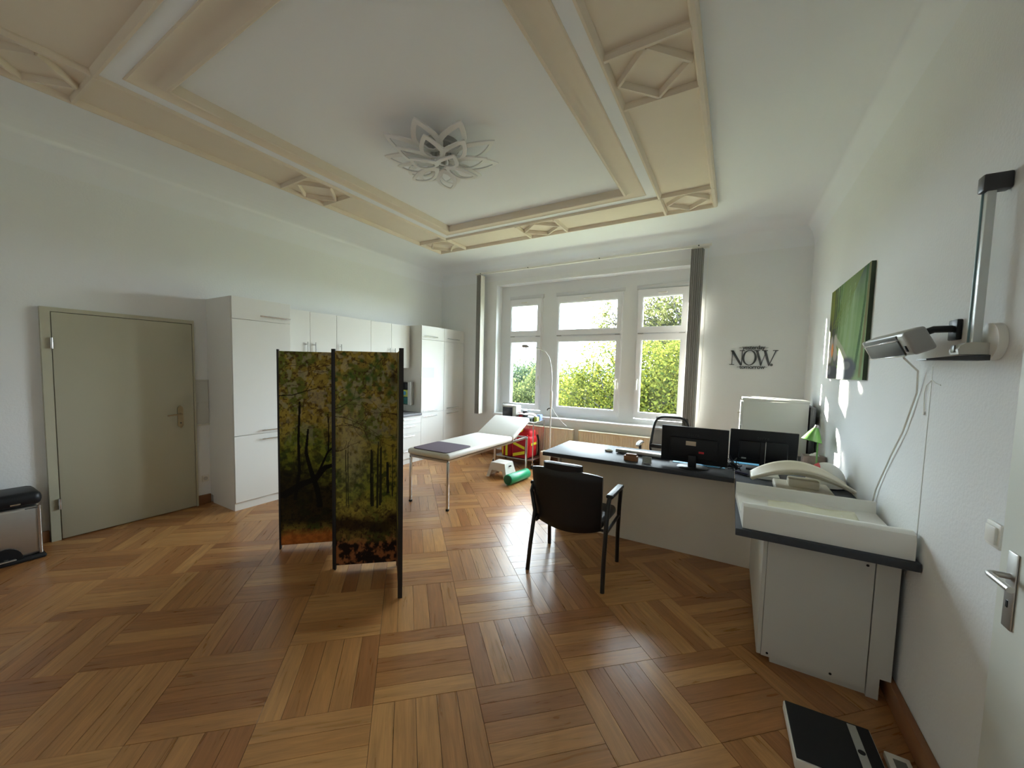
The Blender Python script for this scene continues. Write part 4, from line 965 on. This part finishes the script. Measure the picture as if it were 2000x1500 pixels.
# ------------------------------------------------------------------ visitor chair
t = thing('visitor_chair', (-1.02, 2.93, 0), 'black leather visitor chair with armrests in front of the desk', 'chair')
def curved(x0, x1, z0, z1, y0, lean, bulge, th, name, nu=14, nv=14, shape=None):
    def f(u, v, s):
        x = x0+(x1-x0)*u; z = z0+(z1-z0)*v
        if shape: x, z = shape(u, v, x, z)
        y = y0-lean*v-bulge*(1-(2*u-1)**2)+s*th*(1-max(0, abs(2*u-1)-.86)/.14*.6)*(1-max(0, abs(2*v-1)-.88)/.12*.6)
        return (x, y, z)
    mb = MB(); mb.grid(nu, nv, lambda u, v: f(u, v, -.5)); mb.grid(nu, nv, lambda u, v: f(u, v, .5)); n = (nu+1)*(nv+1)
    fs = []
    for i in range(nu): fs += [(i, i+1, n+i+1, n+i), (nv*(nu+1)+i, nv*(nu+1)+i+1, n+nv*(nu+1)+i+1, n+nv*(nu+1)+i)]
    for j in range(nv): fs += [(j*(nu+1), (j+1)*(nu+1), n+(j+1)*(nu+1), n+j*(nu+1)), (j*(nu+1)+nu, (j+1)*(nu+1)+nu, n+(j+1)*(nu+1)+nu, n+j*(nu+1)+nu)]
    mb.f += fs; return mb.build(name, M_LEATH, t, smooth=50)
def shp(u, v, x, z):
    s = abs(2*u-1); x = -1.045+(x+1.045)*(1-.05*(1-v)); z = z-.05*(1-v)*(1-s*s)*1.0-.018*v**3*s**4+.0
    return x, z
curved(-1.330, -.768, .375, .815, 2.835, .055, .03, .06, 'backrest', shape=shp)
curved(-1.235, -.925, .770, .862, 2.795, .012, .020, .075, 'head_pad', shape=lambda u, v, x, z: (x, z-.008*abs(2*u-1)**4))
R(-1.295, 2.84, .375, -.775, 3.26, .455, r=.035, seg=4).build('seat', M_LEATH, t)
for s_, xr, xf, xa in ((-1, -1.302, -1.345, -1.335), (1, -.712, -.742, -.722)):
    MB().tube([(xr, 2.675, .0), (xr-s_*.006, 2.70, .20), (xr-s_*.012, 2.755, .45), (xa, 2.78, .60), (xa, 2.80, .635), (xa, 2.85, .645)], .0155, 10, sq=1.2).build('leg', M_BLKM, t)
    MB().tube([(xf, 3.20, .0), (xf, 3.185, .25), (xf+s_*.01, 3.165, .50), (xa, 3.145, .62), (xa, 3.12, .640), (xa, 3.05, .645)], .0155, 10, sq=1.2).build('leg', M_BLKM, t)
    R(xa-.027, 2.80, .640, xa+.027, 3.14, .668, r=.012, seg=3).build('armrest', M_BLACK, t)
    MB().tube([(xr-s_*.012, 2.76, .40), (xf+s_*.005, 3.18, .40)], .012, 8).build('side_rail', M_BLKM, t)
MB().tube([(-1.31, 2.86, .372), (-.74, 2.86, .372)], .011, 8).build('cross_rail', M_BLKM, t)
MB().cyl((-1.282, 2.772, .375), (-1.282, 2.80, .375), .014).build('rear_bolt', M_CHROME, t)

# office chair behind the desk
t = thing('office_chair', (-.62, 4.75, 0), 'black mesh-back office chair behind the desk by the radiator', 'chair')
OX, OY = -.60, 4.72
for k in range(5):
    g = 2*PI*k/5+.2; l = MB().tube([(OX, OY, .10), (OX+.28*math.cos(g), OY+.28*math.sin(g), .075)], [.024, .016]).build('base_arm', M_BLACK, t)
    MB().cyl((OX+.27*math.cos(g)-.02, OY+.27*math.sin(g), .03), (OX+.27*math.cos(g)+.02, OY+.27*math.sin(g), .03), .03).build('caster', M_BLACK, l)
MB().cyl((OX, OY, .09), (OX, OY, .42), .025).build('gas_lift', M_CHROME, t)
R(OX-.24, OY-.24, .42, OX+.24, OY+.24, .49, r=.035, seg=4).build('seat', M_LEATH, t)
M_MESH = acrylic('black_mesh_fabric', (.22, .22, .22), 0.0)
pts = []
for k in range(33):
    a = 2*PI*k/32; cx, cz = math.cos(a), math.sin(a)
    e_ = .45; sx = math.copysign(abs(cx)**e_, cx); sz = math.copysign(abs(cz)**e_, cz)
    w = .205+.025*(-sz); pts.append((OX+.0+sx*w, OY+.27+.04*sz, .80+sz*.235))
MB().tube(pts[:-1], .014, 8, closed=True).build('back_frame', M_BLACK, t)
mb = MB(); mb.grid(16, 16, lambda u, v: (OX+(2*u-1)*(.205+.025*(1-2*v))*.97, OY+.27+.04*(2*v-1)+.03*(1-(2*u-1)**2), .80+(2*v-1)*.228)); mb.build('mesh_back', M_MESH, t)
R(OX-.22, OY+.235, .655, OX+.22, OY+.262, .70, r=.01).build('lumbar_bar', M_BLACK, t)
MB().tube([(OX, OY+.10, .43), (OX, OY+.27, .45), (OX, OY+.31, .56), (OX, OY+.28, .68)], .02, 8).build('back_support', M_BLACK, t)
for s_ in (-1, 1):
    MB().tube([(OX+s_*.20, OY, .44), (OX+s_*.27, OY, .46), (OX+s_*.28, OY-.02, .56), (OX+s_*.28, OY-.04, .72)], .014, 8).build('arm_post', M_BLACK, t)
    MB().tube([(OX+s_*.28, OY+.10, .735), (OX+s_*.28, OY, .755), (OX+s_*.28, OY-.12, .755), (OX+s_*.28, OY-.19, .735)], [.012, .018, .018, .012], 8, sq=1.6).build('armrest', M_PLG, t)

# white drawer cabinet in the far right corner, dark board behind it
t = thing('drawer_cabinet', (.38, 5.15, 0), 'white drawer cabinet with side knobs in the far right corner', 'cabinet')
R(.105, 4.90, .04, .658, 5.40, 1.285, r=.004).build('body', M_WHITE, t); R(.095, 4.895, 1.285, .662, 5.405, 1.310, r=.004).build('top', M_WHITE, t)
B(.115, 4.91, 0, .65, 5.39, .04).build('plinth', M_WHITE, t)
for k in range(5):
    z0 = .05+k*.245
    dr = R(.085, 4.905, z0, .104, 5.395, z0+.238, r=.003).build('drawer', M_WHITE, t)
    MB().tube([(.085, 5.0, z0+.12), (.075, 5.0, z0+.12), (.062, 5.0, z0+.12), (.056, 5.0, z0+.12)], [.006, .006, .013, .010], 12).build('knob', M_PLW, dr)
tag(R(.668, 4.88, .0, .712, 5.42, 1.25, r=.004).build('folded_panel', mat('dark_grey_board', (.04, .045, .05), .5)), 'dark upright board between the white drawer cabinet and right wall', 'board')

# ------------------------------------------------------------------ wall lettering
t = thing('wall_lettering', (.20, YW, 1.64), 'black metal lettering with the words yesterday NOW tomorrow on the window wall', 'lettering')
S0, S1 = -.052, .452; LZ0, LZ1 = 1.683, 1.873
def glyph(polys, name):
    mb = MB()
    for p in polys: mb.prism(p, YW-.012, YW-.004, lambda a, b, y: (a, y, b))
    return mb.build(name, M_SIGN, t, smooth=0)
hh = LZ1-LZ0
def serif(x, z, w, h=.008): return [(x-w/2, z), (x+w/2, z), (x+w/2, z+h), (x-w/2, z+h)]
x = S0
glyph([[(x+.020, LZ0), (x+.028, LZ0), (x+.028, LZ1), (x+.020, LZ1)], [(x+.004, LZ1), (x+.036, LZ1), (x+.135, LZ0+.012), (x+.135, LZ0-.004), (x+.115, LZ0-.004)],
       [(x+.128, LZ0), (x+.137, LZ0), (x+.137, LZ1), (x+.128, LZ1)], serif(x+.024, LZ0, .056), serif(x+.132, LZ1-.008, .056)], 'letter_n')
cx, cz = S0+.215, (LZ0+LZ1)/2; mb = MB(); N = 40
for y in (YW-.012, YW-.004):
    for k in range(N):
        a = 2*PI*k/N; mb.v.append((cx+.079*math.cos(a), y, cz+.099*math.sin(a)))
    for k in range(N):
        a = 2*PI*k/N; mb.v.append((cx+.055*math.cos(a), y, cz+.090*math.sin(a)))
for k in range(N):
    q = (k+1) % N
    mb.f += [(k, q, N+q, N+k), (2*N+k, 2*N+q, 3*N+q, 3*N+k), (k, q, 2*N+q, 2*N+k), (N+k, N+q, 3*N+q, 3*N+k)]
mb.build('letter_o', M_SIGN, t, smooth=0)
x = S0+.265
glyph([[(x+.012, LZ1), (x+.040, LZ1), (x+.085, LZ0+.02), (x+.070, LZ0-.006)], [(x+.070, LZ0-.006), (x+.080, LZ0-.006), (x+.128, LZ1-.01), (x+.120, LZ1-.02)],
       [(x+.095, LZ1), (x+.124, LZ1), (x+.170, LZ0+.02), (x+.155, LZ0-.006)], [(x+.155, LZ0-.006), (x+.165, LZ0-.006), (x+.232, LZ1), (x+.222, LZ1)],
       serif(x+.028, LZ1-.008, .060), serif(x+.112, LZ1-.008, .060), serif(x+.222, LZ1-.008, .056)], 'letter_w')
mb = MB(); mb.cyl((S0+.452, YW-.012, LZ0+.006), (S0+.452, YW-.004, LZ0+.006), .016, seg=16); mb.build('full_stop', M_SIGN, t)
yw = text_mesh('yesterday', .070, .004, lambda a, b, z: (.203+a, YW-.008+z, 1.886+b), .90, .0012); yw.build('word_yesterday', M_SIGN, t, smooth=0)
yw = text_mesh('tomorrow', .070, .004, lambda a, b, z: (.197+a, YW-.008+z, 1.636+b), .90, .0012); yw.build('word_tomorrow', M_SIGN, t, smooth=0)
mb = MB(); mb.box(.045, YW-.012, 1.903, .075, YW-.006, 1.906); mb.box(.33, YW-.012, 1.903, .36, YW-.006, 1.906); mb.box(.03, YW-.012, 1.656, .07, YW-.006, 1.659); mb.box(.32, YW-.012, 1.656, .355, YW-.006, 1.659); mb.build('side_dash', M_SIGN, t, smooth=0)

# ------------------------------------------------------------------ right wall
# canvas picture
def spa(h, w):
    v = np.linspace(1, 0, h)[:, None]*np.ones((1, w)); u = np.linspace(0, 1, w)[None]*np.ones((h, 1))   # u 0 = far (left in the photo)
    f = fbm(h, w, 6, 3, 5); f2 = fbm(h, w, 3, 4, 9)
    c = lambda *k: np.array(k); s = lambda a, b, x: np.clip((x-a)/(b-a), 0, 1)[..., None]
    img = c(.10, .20, .055)+(c(.25, .36, .17)-c(.10, .20, .055))*s(.35, .65, f2)
    for (cx_, wd_, al_) in ((.50, .035, .55), (.66, .05, .45), (.40, .02, .35), (.75, .02, .3)):
        st_ = np.exp(-((u-cx_-.08*(v-.5))/wd_)**2)[..., None]*s(.15, .35, v)*s(1.0, .7, v); img = img*(1-al_*st_)+c(.42, .52, .38)*al_*st_
    band = s(.25, .45, u)*s(1.0, .55, v)*s(.1, .35, v); img = img*(1-.5*band)+c(.28, .44, .17)*.5*band
    tp = s(.70, .97, v)*s(.45, .8, u); img = img*(1-.85*tp)+c(.045, .075, .055)*.85*tp
    lf = s(.30, .12, u); img = img*(1-.8*lf)+c(.16, .17, .02)*.8*lf
    lf2 = s(.30, .12, u)*s(.72, .58, v); img = img*(1-.85*lf2)+c(.035, .03, .045)*.85*lf2
    for (x, wd, cc) in ((.03, 1.0, (.08, .09, .01)), (.09, 2.2, (.20, .20, .02)), (.15, 1.8, (.02, .02, .03)), (.20, 1.8, (.02, .022, .03)), (.27, 1.6, (.025, .03, .03)), (.33, 1.0, (.05, .08, .02))):
        stroke(img, [(x, 0), (x+.01, .25), (x, .62)], wd, wd, cc, .8)
    for (x, x2) in ((.55, .50), (.66, .62)): stroke(img, [(x+.02, .1), (x, .5), (x2, .75)], 2.2, 1.2, (.30, .44, .24), .5)
    for k in range(9):
        x0 = .85-.05*k; stroke(img, [(x0, 0), (x0-.18, .16+.02*k), (x0-.36, .45)], 1.6, .8, (.17, .23, .03), .5)
    stroke(img, [(.93, .0), (.92, .3), (.88, .6), (.82, .88)], 3.2, 4.6, (.03, .10, .012), .9)
    stroke(img, [(.985, .02), (.97, .4), (.93, .95)], 4, 5, (.17, .16, .05), .55)
    yy, xx = np.mgrid[0:h, 0:w]; X = xx/w; Y = yy/h
    def ell(cx, cy, rx, ry, col, a=.95):
        nonlocal img
        m = (1/(1+np.exp((((X-cx)/rx)**2+((Y-cy)/ry)**2-1)*9)))[..., None]*a; img = img*(1-m)+np.array(col)*m
    stroke(img, [(.22, .55), (.45, .70), (.60, .82), (.72, .93)], 4, 6, (.42, .44, .30), .8)
    ell(.62, .90, .22, .12, (.05, .055, .08)); ell(.60, .86, .10, .04, (.22, .22, .22), .8); ell(.22, .93, .2, .08, (.06, .06, .08)); ell(.30, .80, .10, .06, (.10, .09, .12), .8)
    for (cx, cy, rx, ry) in ((.12, .62, .05, .10), (.24, .60, .05, .09), (.10, .74, .06, .08), (.26, .73, .06, .07)): ell(cx, cy, rx, ry, (.52, .46, .42), .8)
    ell(.155, .68, .035, .075, (.72, .24, .06), .95); ell(.10, .9, .05, .05, (.25, .25, .27), .7)
    return img
t = thing('canvas_picture', (.73, 4.02, 1.54), 'canvas picture of bamboo, dark stones and orchid on the right wall', 'picture')
cx0, cx1, cz0, cz1 = 3.435, 4.615, 1.545, 2.315
fr = B(.722, cx0, cz0, XR-.001, cx1, cz1).build('stretcher', mat('dark_green_canvas_edge', (.03, .05, .025), .6, var=.5, scale=4), t, smooth=0)
print_panel('print', spa(150, 200)*.88, lambda u, v: (.7215, cx1+(cx0-cx1)*u, cz0+(cz1-cz0)*v), M_CANVAS, fr)
# infrared heater
t = thing('infrared_heater', (.64, 2.44, 1.63), 'silver infrared heater on a bracket on the right wall', 'heater')
Mh = Matrix.Translation((.606, 0, 1.713)) @ Matrix.Rotation(math.radians(-26), 4, 'Y')
y0, y1 = 2.16, 2.70
R(-.03, y0, -.050, .040, y1, .050, r=.018, seg=3, M=Mh).build('housing', M_SILV, t)
R(-.036, y0+.07, -.043, -.028, y1-.015, .020, r=.004, M=Mh).build('grille', mat('dark_grille', (.06, .065, .06), .5, metal=.4), t)
R(-.034, y0+.07, .026, -.026, y1-.015, .042, r=.004, M=Mh).build('upper_slot', mat('dark_grille', (.06, .065, .06)), t)
for z in (-.047, .021): R(-.041, y0+.065, z, -.032, y1-.01, z+.005, r=.001, seg=1, M=Mh).build('grille_bar', M_CHROME, t)
R(-.032, y0-.018, -.048, .036, y0+.004, .048, r=.018, seg=3, M=Mh).build('end_cap', M_PLG, t); R(-.034, y1-.004, -.048, .036, y1+.012, .048, r=.012, M=Mh).build('end_cap', M_PLW, t)
R(-.035, y0+.025, -.030, -.029, y0+.045, -.005, r=.002, M=Mh).build('switch', M_BLACK, t)
MB().tube([(.63, 2.30, 1.74), (.68, 2.27, 1.765), (.735, 2.26, 1.765)], .014, 8).build('bracket_arm', M_BLACK, t); R(.727, 2.225, 1.72, XR-.001, 2.295, 1.80, r=.004).build('wall_plate', M_BLACK, t)
MB().tube([(.66, 2.50, 1.66), (.725, 2.55, 1.60), (.737, 2.58, 1.50), (.735, 2.70, 1.30), (.735, 2.84, 1.15), (.737, 2.93, 1.05), (.735, 3.03, .92), (.735, 3.10, .765)], .004, 6).build('power_cord', M_PLW, t)
tag(R(.7438, 2.455, .765, XR-.0004, 2.464, 1.62, r=.001, seg=1).build('cable_duct', M_WHITE2), 'thin white cable duct on the wall beneath the heater', 'cable duct')
# height measuring rod
t = thing('measuring_rod', (.73, 2.05, 1.65), 'wall-mounted height measuring rod with head plate on the right wall', 'measuring rod')
YR = 2.0
R(.690, YR-.011, 1.66, .712, YR+.013, 2.24, r=.003).build('rail', mat('white_aluminium', (.62, .66, .66), .35, metal=.2), t)
R(.686, YR+.013, 1.66, .696, YR+.018, 2.24, r=.001, seg=1).build('scale_strip', mat('teal_strip', (.20, .32, .34), .4), t)
R(.676, YR-.02, 2.195, XR-.001, YR+.022, 2.25, r=.006).build('top_housing', mat('dark_grey_plastic', (.035, .035, .038), .4), t)
MB().cyl((XR-.001, YR-.02, 1.695), (.722, YR-.02, 1.695), .062, seg=32).build('wall_disc', M_PLW, t)
mb = MB(); mb.prism([(.722, 1.652), (.653, 1.652), (.650, 1.668), (.656, 1.682), (.670, 1.692), (.69, 1.694), (.71, 1.692), (.722, 1.69)], YR-.035, YR+.03, lambda p, q, y: (p, y, q)); mb.build('slider', mat('warm_grey_plastic', (.50, .49, .44), .4), t, smooth=60)
R(.647, YR-.015, 1.660, .652, YR+.012, 1.685, r=.003).build('reading_window', M_LCDG, t)
mb = MB(); mb.prism([(.722, 1.632), (.574, 1.632), (.574, 1.637), (.65, 1.648), (.722, 1.650)], YR-.045, YR+.04, lambda p, q, y: (p, y, q)); mb.build('head_plate', mat('dark_grey_plastic', (.035, .035, .038)), t, smooth=0)
# switch, wall hook drawing, adhesive rest
t = thing('light_switch', (XR, 1.93, 1.06), 'white rocker light switch on the right wall beside the door edge', 'switch')
R(XR-.010, 1.832, 1.035, XR-.0005, 1.912, 1.115, r=.004).build('frame', M_PLW, t); R(XR-.017, 1.844, 1.047, XR-.009, 1.900, 1.103, r=.003).build('rocker', M_PLW, t)
t = thing('wall_hook', (XR, 2.45, 1.5), 'faint clear adhesive hook with thread on the wall below the measuring rod', 'hook')
MB().tube([(XR-.003, 2.50, 1.535), (XR-.003, 2.45, 1.560), (XR-.003, 2.40, 1.545), (XR-.003, 2.36, 1.54)], .0018, 6).build('thread', M_PLW, t)
MB().tube([(XR-.003, 2.50, 1.535), (XR-.003, 2.515, 1.50), (XR-.003, 2.50, 1.42)], .0018, 6).build('thread', M_PLW, t)
MB().cyl((XR-.001, 2.50, 1.41), (XR-.006, 2.50, 1.41), .008).build('pad', M_PLW, t)
# door in the right wall
d = srt('door_2', (XR, 1.4, 0))
leaf = R(.702, .84, .008, XR-.001, 1.742, 2.02, r=.006).build('door_leaf', M_DOORW, d)
R(.697, 1.648, .865, .702, 1.692, 1.085, r=.003).build('handle_plate', M_STEEL, leaf)
MB().tube([(.699, 1.672, 1.015), (.667, 1.672, 1.015), (.656, 1.667, 1.015), (.654, 1.655, 1.015), (.654, 1.56, 1.015)], .0085, 10).build('door_lever', M_STEEL, d)
B(.6955, 1.668, .925, .698, 1.676, .945).build('keyhole', M_BLACK, d, smooth=0)

# bathroom scale on the floor
t = thing('bathroom_scale', (.44, 2.03, 0), 'flat black-topped personal scale on the floor by the right wall', 'scale')
Mx = Matrix.Translation((.435, 2.03, 0)) @ Matrix.Rotation(math.radians(2), 4, 'Z')
R(-.152, -.160, .012, .150, .160, .055, r=.006, M=Mx).build('body', M_PLW, t); R(-.147, -.155, .055, .145, .155, .060, r=.002, seg=1, M=Mx).build('standing_mat', M_BLACK, t)
R(.070, -.150, .060, .100, .145, .0615, r=.0005, seg=1, M=Mx).build('label_strip', M_SILV, t); MB().cyl(Mx @ Vector((.085, .0, .061)), Mx @ Vector((.085, .0, .0635)), .012).build('button', M_BLACK, t)
for x_ in (-.12, .12):
    for y_ in (-.13, .13): MB().cyl(Mx @ Vector((x_, y_, 0)), Mx @ Vector((x_, y_, .013)), .014).build('foot', M_BLACK, t)
t = thing('scale_display', (.64, 2.02, 0), 'white remote display unit lying beside the personal scale', 'display')
R(.612, 1.86, 0, .690, 2.145, .028, r=.005).build('housing', M_PLW, t); R(.632, 1.90, .028, .672, 2.115, .030, r=.001, seg=1).build('screen', M_LCDG, t)

# ------------------------------------------------------------------ ceiling lamp
t = thing('ceiling_lamp', (-2.21, 2.66, 3.44), 'white ceiling lamp of overlapping acrylic petals in the stucco frame', 'lamp')
LC = Vector((-2.21, 2.66, 3.45))
MB().lathe(LC, [(0, 0), (.15, 0), (.15, -.035), (.14, -.045), (0, -.045)], 32).build('canopy', M_PLG, t)
def petal(ang, r0, L, wd, z0, z1, name='petal'):
    N = 14; out = []; inn = []
    for k in range(N+1):
        s = k/N; w = wd*math.sin(PI*min(1, s**.8))**.8 if 0 < s < 1 else 0
        out.append((s*L, w))
    def P(a, b):
        s = a/L; z = z0+(z1-z0)*s**1.3-.03*math.sin(PI*s)+.10*(b*b)/wd
        return (LC.x+math.cos(ang)*(r0+a)-math.sin(ang)*b, LC.y+math.sin(ang)*(r0+a)+math.cos(ang)*b, z)
    loop = [(a, b) for a, b in out]+[(a, -b) for a, b in out[-2:0:-1]]
    cx_ = L*.52; inner = [(cx_+(a-cx_)*.74, b*.62) for a, b in loop]
    n = len(loop); th = .010; mb = MB()
    T_ = [P(*p) for p in loop]; I_ = [P(*p) for p in inner]
    mb.v += T_+I_+[(p[0], p[1], p[2]-th) for p in T_]+[(p[0], p[1], p[2]-th) for p in I_]
    for k in range(n):
        q = (k+1) % n
        mb.f += [(k, q, n+q, n+k), (2*n+k, 2*n+q, 3*n+q, 3*n+k), (k, q, 2*n+q, 2*n+k), (n+k, n+q, 3*n+q, 3*n+k)]
    o = mb.build(name, M_PETAL, t, smooth=50)
    for s_ in (.12, .30):
        a = r0+L*s_; b_ = .02
        x_, y_ = LC.x+math.cos(ang)*a-math.sin(ang)*b_, LC.y+math.sin(ang)*a+math.cos(ang)*b_
        if a < .14: MB().cyl((x_, y_, z0-.002), (x_, y_, 3.408), .0028, seg=6).build('spacer_pin', M_STEEL, o)
for k in range(9): petal(2*PI*k/9+.1, .10, .40, .115, 3.345, 3.375)
for k in range(8): petal(2*PI*k/8+.35, .07, .33, .100, 3.305, 3.310)
for k in range(5): petal(2*PI*k/5+.7, .03, .28, .090, 3.270, 3.225)
MB().lathe((LC.x, LC.y, 0), [(0, 3.28), (.03, 3.282), (.035, 3.29), (.03, 3.405), (0, 3.406)], 16).build('hub', M_PLG, t)

# ------------------------------------------------------------------ outside
g = MB(); g.grid(20, 20, lambda u, v: (-220+440*u, YO+.05+300*v, -4.2+1.2*noise.noise(Vector((u*6, v*6, 0)))*min(1, v*8))); o = g.build('terrain', M_GRASS); o['kind'] = 'structure'; o.name = 'ground'
h = MB(); h.grid(60, 8, lambda u, v: (-420+640*u, 300+40*v, -8+(17.5+5*noise.noise(Vector((u*5, 3.3, 0)))+1.5*noise.noise(Vector((u*40, 1.1, 0)))-6*u)*math.sin(PI/2*v))); o = h.build('hill', M_HILL)
struct(o)
def tree(loc, blobs, n, size, mtl, label, trunk_h, name='tree', branches=10, seed=0, trunk_r=.16):
    r = random.Random(seed); x, y, z = loc
    t = thing(name, loc, label, 'tree' if name == 'tree' else 'bush', 'trees outside the windows' if name == 'tree' else None)
    top = max(b[2]+b[3]*.5 for b in blobs)
    MB().tube([(x, y, z), (x+.1, y, z+trunk_h*.5), (x-.05, y+.1, z+trunk_h)], [trunk_r, trunk_r*.8, trunk_r*.55], 8).build('trunk', M_BARK, t)
    mb = MB()
    for k in range(branches):
        b = r.choice(blobs); e = Vector((b[0]+r.gauss(0, b[3]*.35), b[1]+r.gauss(0, b[3]*.3), b[2]+r.gauss(0, b[4]*.35)))
        s_ = Vector((x, y+.05, z+trunk_h*r.uniform(.55, 1))); m_ = s_.lerp(e, .5)+Vector((r.gauss(0, .15), 0, .25)); mb.tube([s_, m_, e], [.07, .045, .012], 5)
        for q in range(4):
            s2 = m_.lerp(e, r.random()); e2 = s2+Vector((r.gauss(0, .6), r.gauss(0, .5), r.uniform(.1, .9))); mb.tube([s2, s2.lerp(e2, .5)+Vector((0, 0, .06)), e2], [.025, .015, .005], 4)
    mb.build('branches', M_BARK, t)
    rr = np.random.default_rng(seed); vs = []; fs = []; wts = np.array([b[3]*b[3]*b[4]*b[5] for b in blobs]); cnt = (n*wts/wts.sum()).astype(int)
    for b, c_ in zip(blobs, cnt):
        d = rr.normal(size=(c_, 3)); d /= np.linalg.norm(d, axis=1)[:, None]; rad = (rr.random(c_)**.45)[:, None]
        # clump the leaves
        cl = rr.normal(size=(max(4, c_//60), 3)); cl /= np.linalg.norm(cl, axis=1)[:, None]; cl *= (rr.random(len(cl))**.4)[:, None]
        pick = rr.integers(0, len(cl), c_); p = cl[pick]*.95+rr.normal(size=(c_, 3))*.13
        p = np.where(rr.random((c_, 1)) < .75, p, d*rad)
        p = p*np.array([b[3], b[3], b[4]])+np.array(b[:3])
        for q in p:
            a = rr.normal(size=3); a /= np.linalg.norm(a); bb = np.cross(a, rr.normal(size=3)); bb /= np.linalg.norm(bb); s_ = size*(.6+.8*rr.random())
            k = len(vs); vs += [tuple(q-a*s_*.6), tuple(q+bb*s_*.38), tuple(q+a*s_*.6), tuple(q-bb*s_*.38)]; fs.append((k, k+1, k+2, k+3))
    me = bpy.data.meshes.new('leaves'); me.from_pydata([(v[0]-x, v[1]-y, v[2]-z) for v in vs], [], fs); me.materials.append(mtl); me.update()
    o = bpy.data.objects.new('leaves', me); C.objects.link(o); o.parent = t; o['kind'] = 'stuff'
    return t
# big yellow-green tree in front of the right and middle windows
tree((-2.4, 14.5, -4.2), [(-2.3, 14.5, 1.2, 2.3, 1.7, 1.0), (-3.9, 14.0, .2, 1.7, 1.5, 1.0), (-1.2, 14.5, .6, 1.8, 2.2, 1.0), (-3.1, 15, -1.2, 2.2, 1.6, .8), (-5.2, 14.4, .7, 1.5, 1.3, .9), (-4.3, 14.8, 1.7, 1.3, 1.1, .7)], 44000, .080, M_LEAFY,
     'yellow green tree filling the lower right and middle windows', 5.0, seed=3, branches=14)
tree((-1.5, 19.4, -4.2), [(-2.7, 19.4, 4.5, 1.7, 1.5, .55), (-2.8, 19.8, 2.9, 2.0, 1.5, .5), (-5.4, 19.8, 3.6, 1.0, 1.2, .34), (-5.6, 19.8, 4.3, .9, .9, .40), (-4.0, 19.8, 4.9, 1.0, 1.0, .15), (-.7, 19.4, 2.3, 1.8, 2.2, .7)], 20000, .10, M_LEAFP,
     'tall sparse tree with thin pale foliage behind the upper right window', 8.0, seed=5, branches=55, trunk_r=.22)
tree((-7.0, 21.5, -4.2), [(-6.9, 21.5, -.6, 1.9, 2.0, 1.0), (-8.4, 22, -1.4, 1.7, 1.8, 1.0)], 13000, .13, M_LEAFG, 'dark green tree behind the lower left part of the middle window', 3.2, seed=8)
tree((-13.5, 30, -4.2), [(-13.2, 30, -1.1, 3.3, 2.9, 1.0), (-16.5, 31, -2.0, 2.6, 2.4, 1.0), (-10.0, 31, -1.7, 2.8, 2.6, 1.0)], 17000, .20, M_LEAFG, 'rounded green tree seen through the lower left window', 3.0, seed=9)
tree((-9.5, 17.0, -4.2), [(-9.3, 17.0, -2.1, 1.6, 1.0, 1.0), (-7.8, 16.5, -2.5, 1.6, 1.0, 1.0)], 9000, .10, M_LEAFY, 'low bright yellow green bush at the bottom of the left window', 1.2, name='bush', seed=10)
for k, (x_, y_, w_, h_) in enumerate(((-3.4, 30, 3.0, 3.9), (4.0, 30, 3.8, 4.5), (-22, 42, 5, 4.2))):
    tree((x_, y_, -4.2), [(x_, y_, -4.2+h_*.9, w_, h_*.75, 1.0)], 9000, .24, M_LEAFD, ['deep green tree far behind the middle window', 'deep green tree far behind the right window', 'far deep green tree by the hill in the left window'][k], 3.0, seed=20+k)

tree((-7.35, 10.2, -4.2), [(-7.5, 10.2, 3.2, .74, 2.6, 1.0), (-7.5, 10.2, 1.0, .76, 2.2, 1.0), (-7.45, 10.3, 5.2, .60, 1.6, .8)], 18000, .13, M_LEAFG,  # unseen tree, added to block sun beams through the left and middle windows
     'slim columnar tree added out of view to block part of the sun', 6.0, seed=31, branches=12)
# portals help the renderer sample the sky through the glass
for x0, x1, z0, z1 in WINS:
    l = bpy.data.lights.new('window_portal', 'AREA'); l.shape = 'RECTANGLE'; l.size = x1-x0; l.size_y = z1-z0; l.cycles.is_portal = True
    o = bpy.data.objects.new('window_portal', l); C.objects.link(o); o.location = ((x0+x1)/2, YO-.02, (z0+z1)/2); o.rotation_euler = (-PI/2, 0, 0)
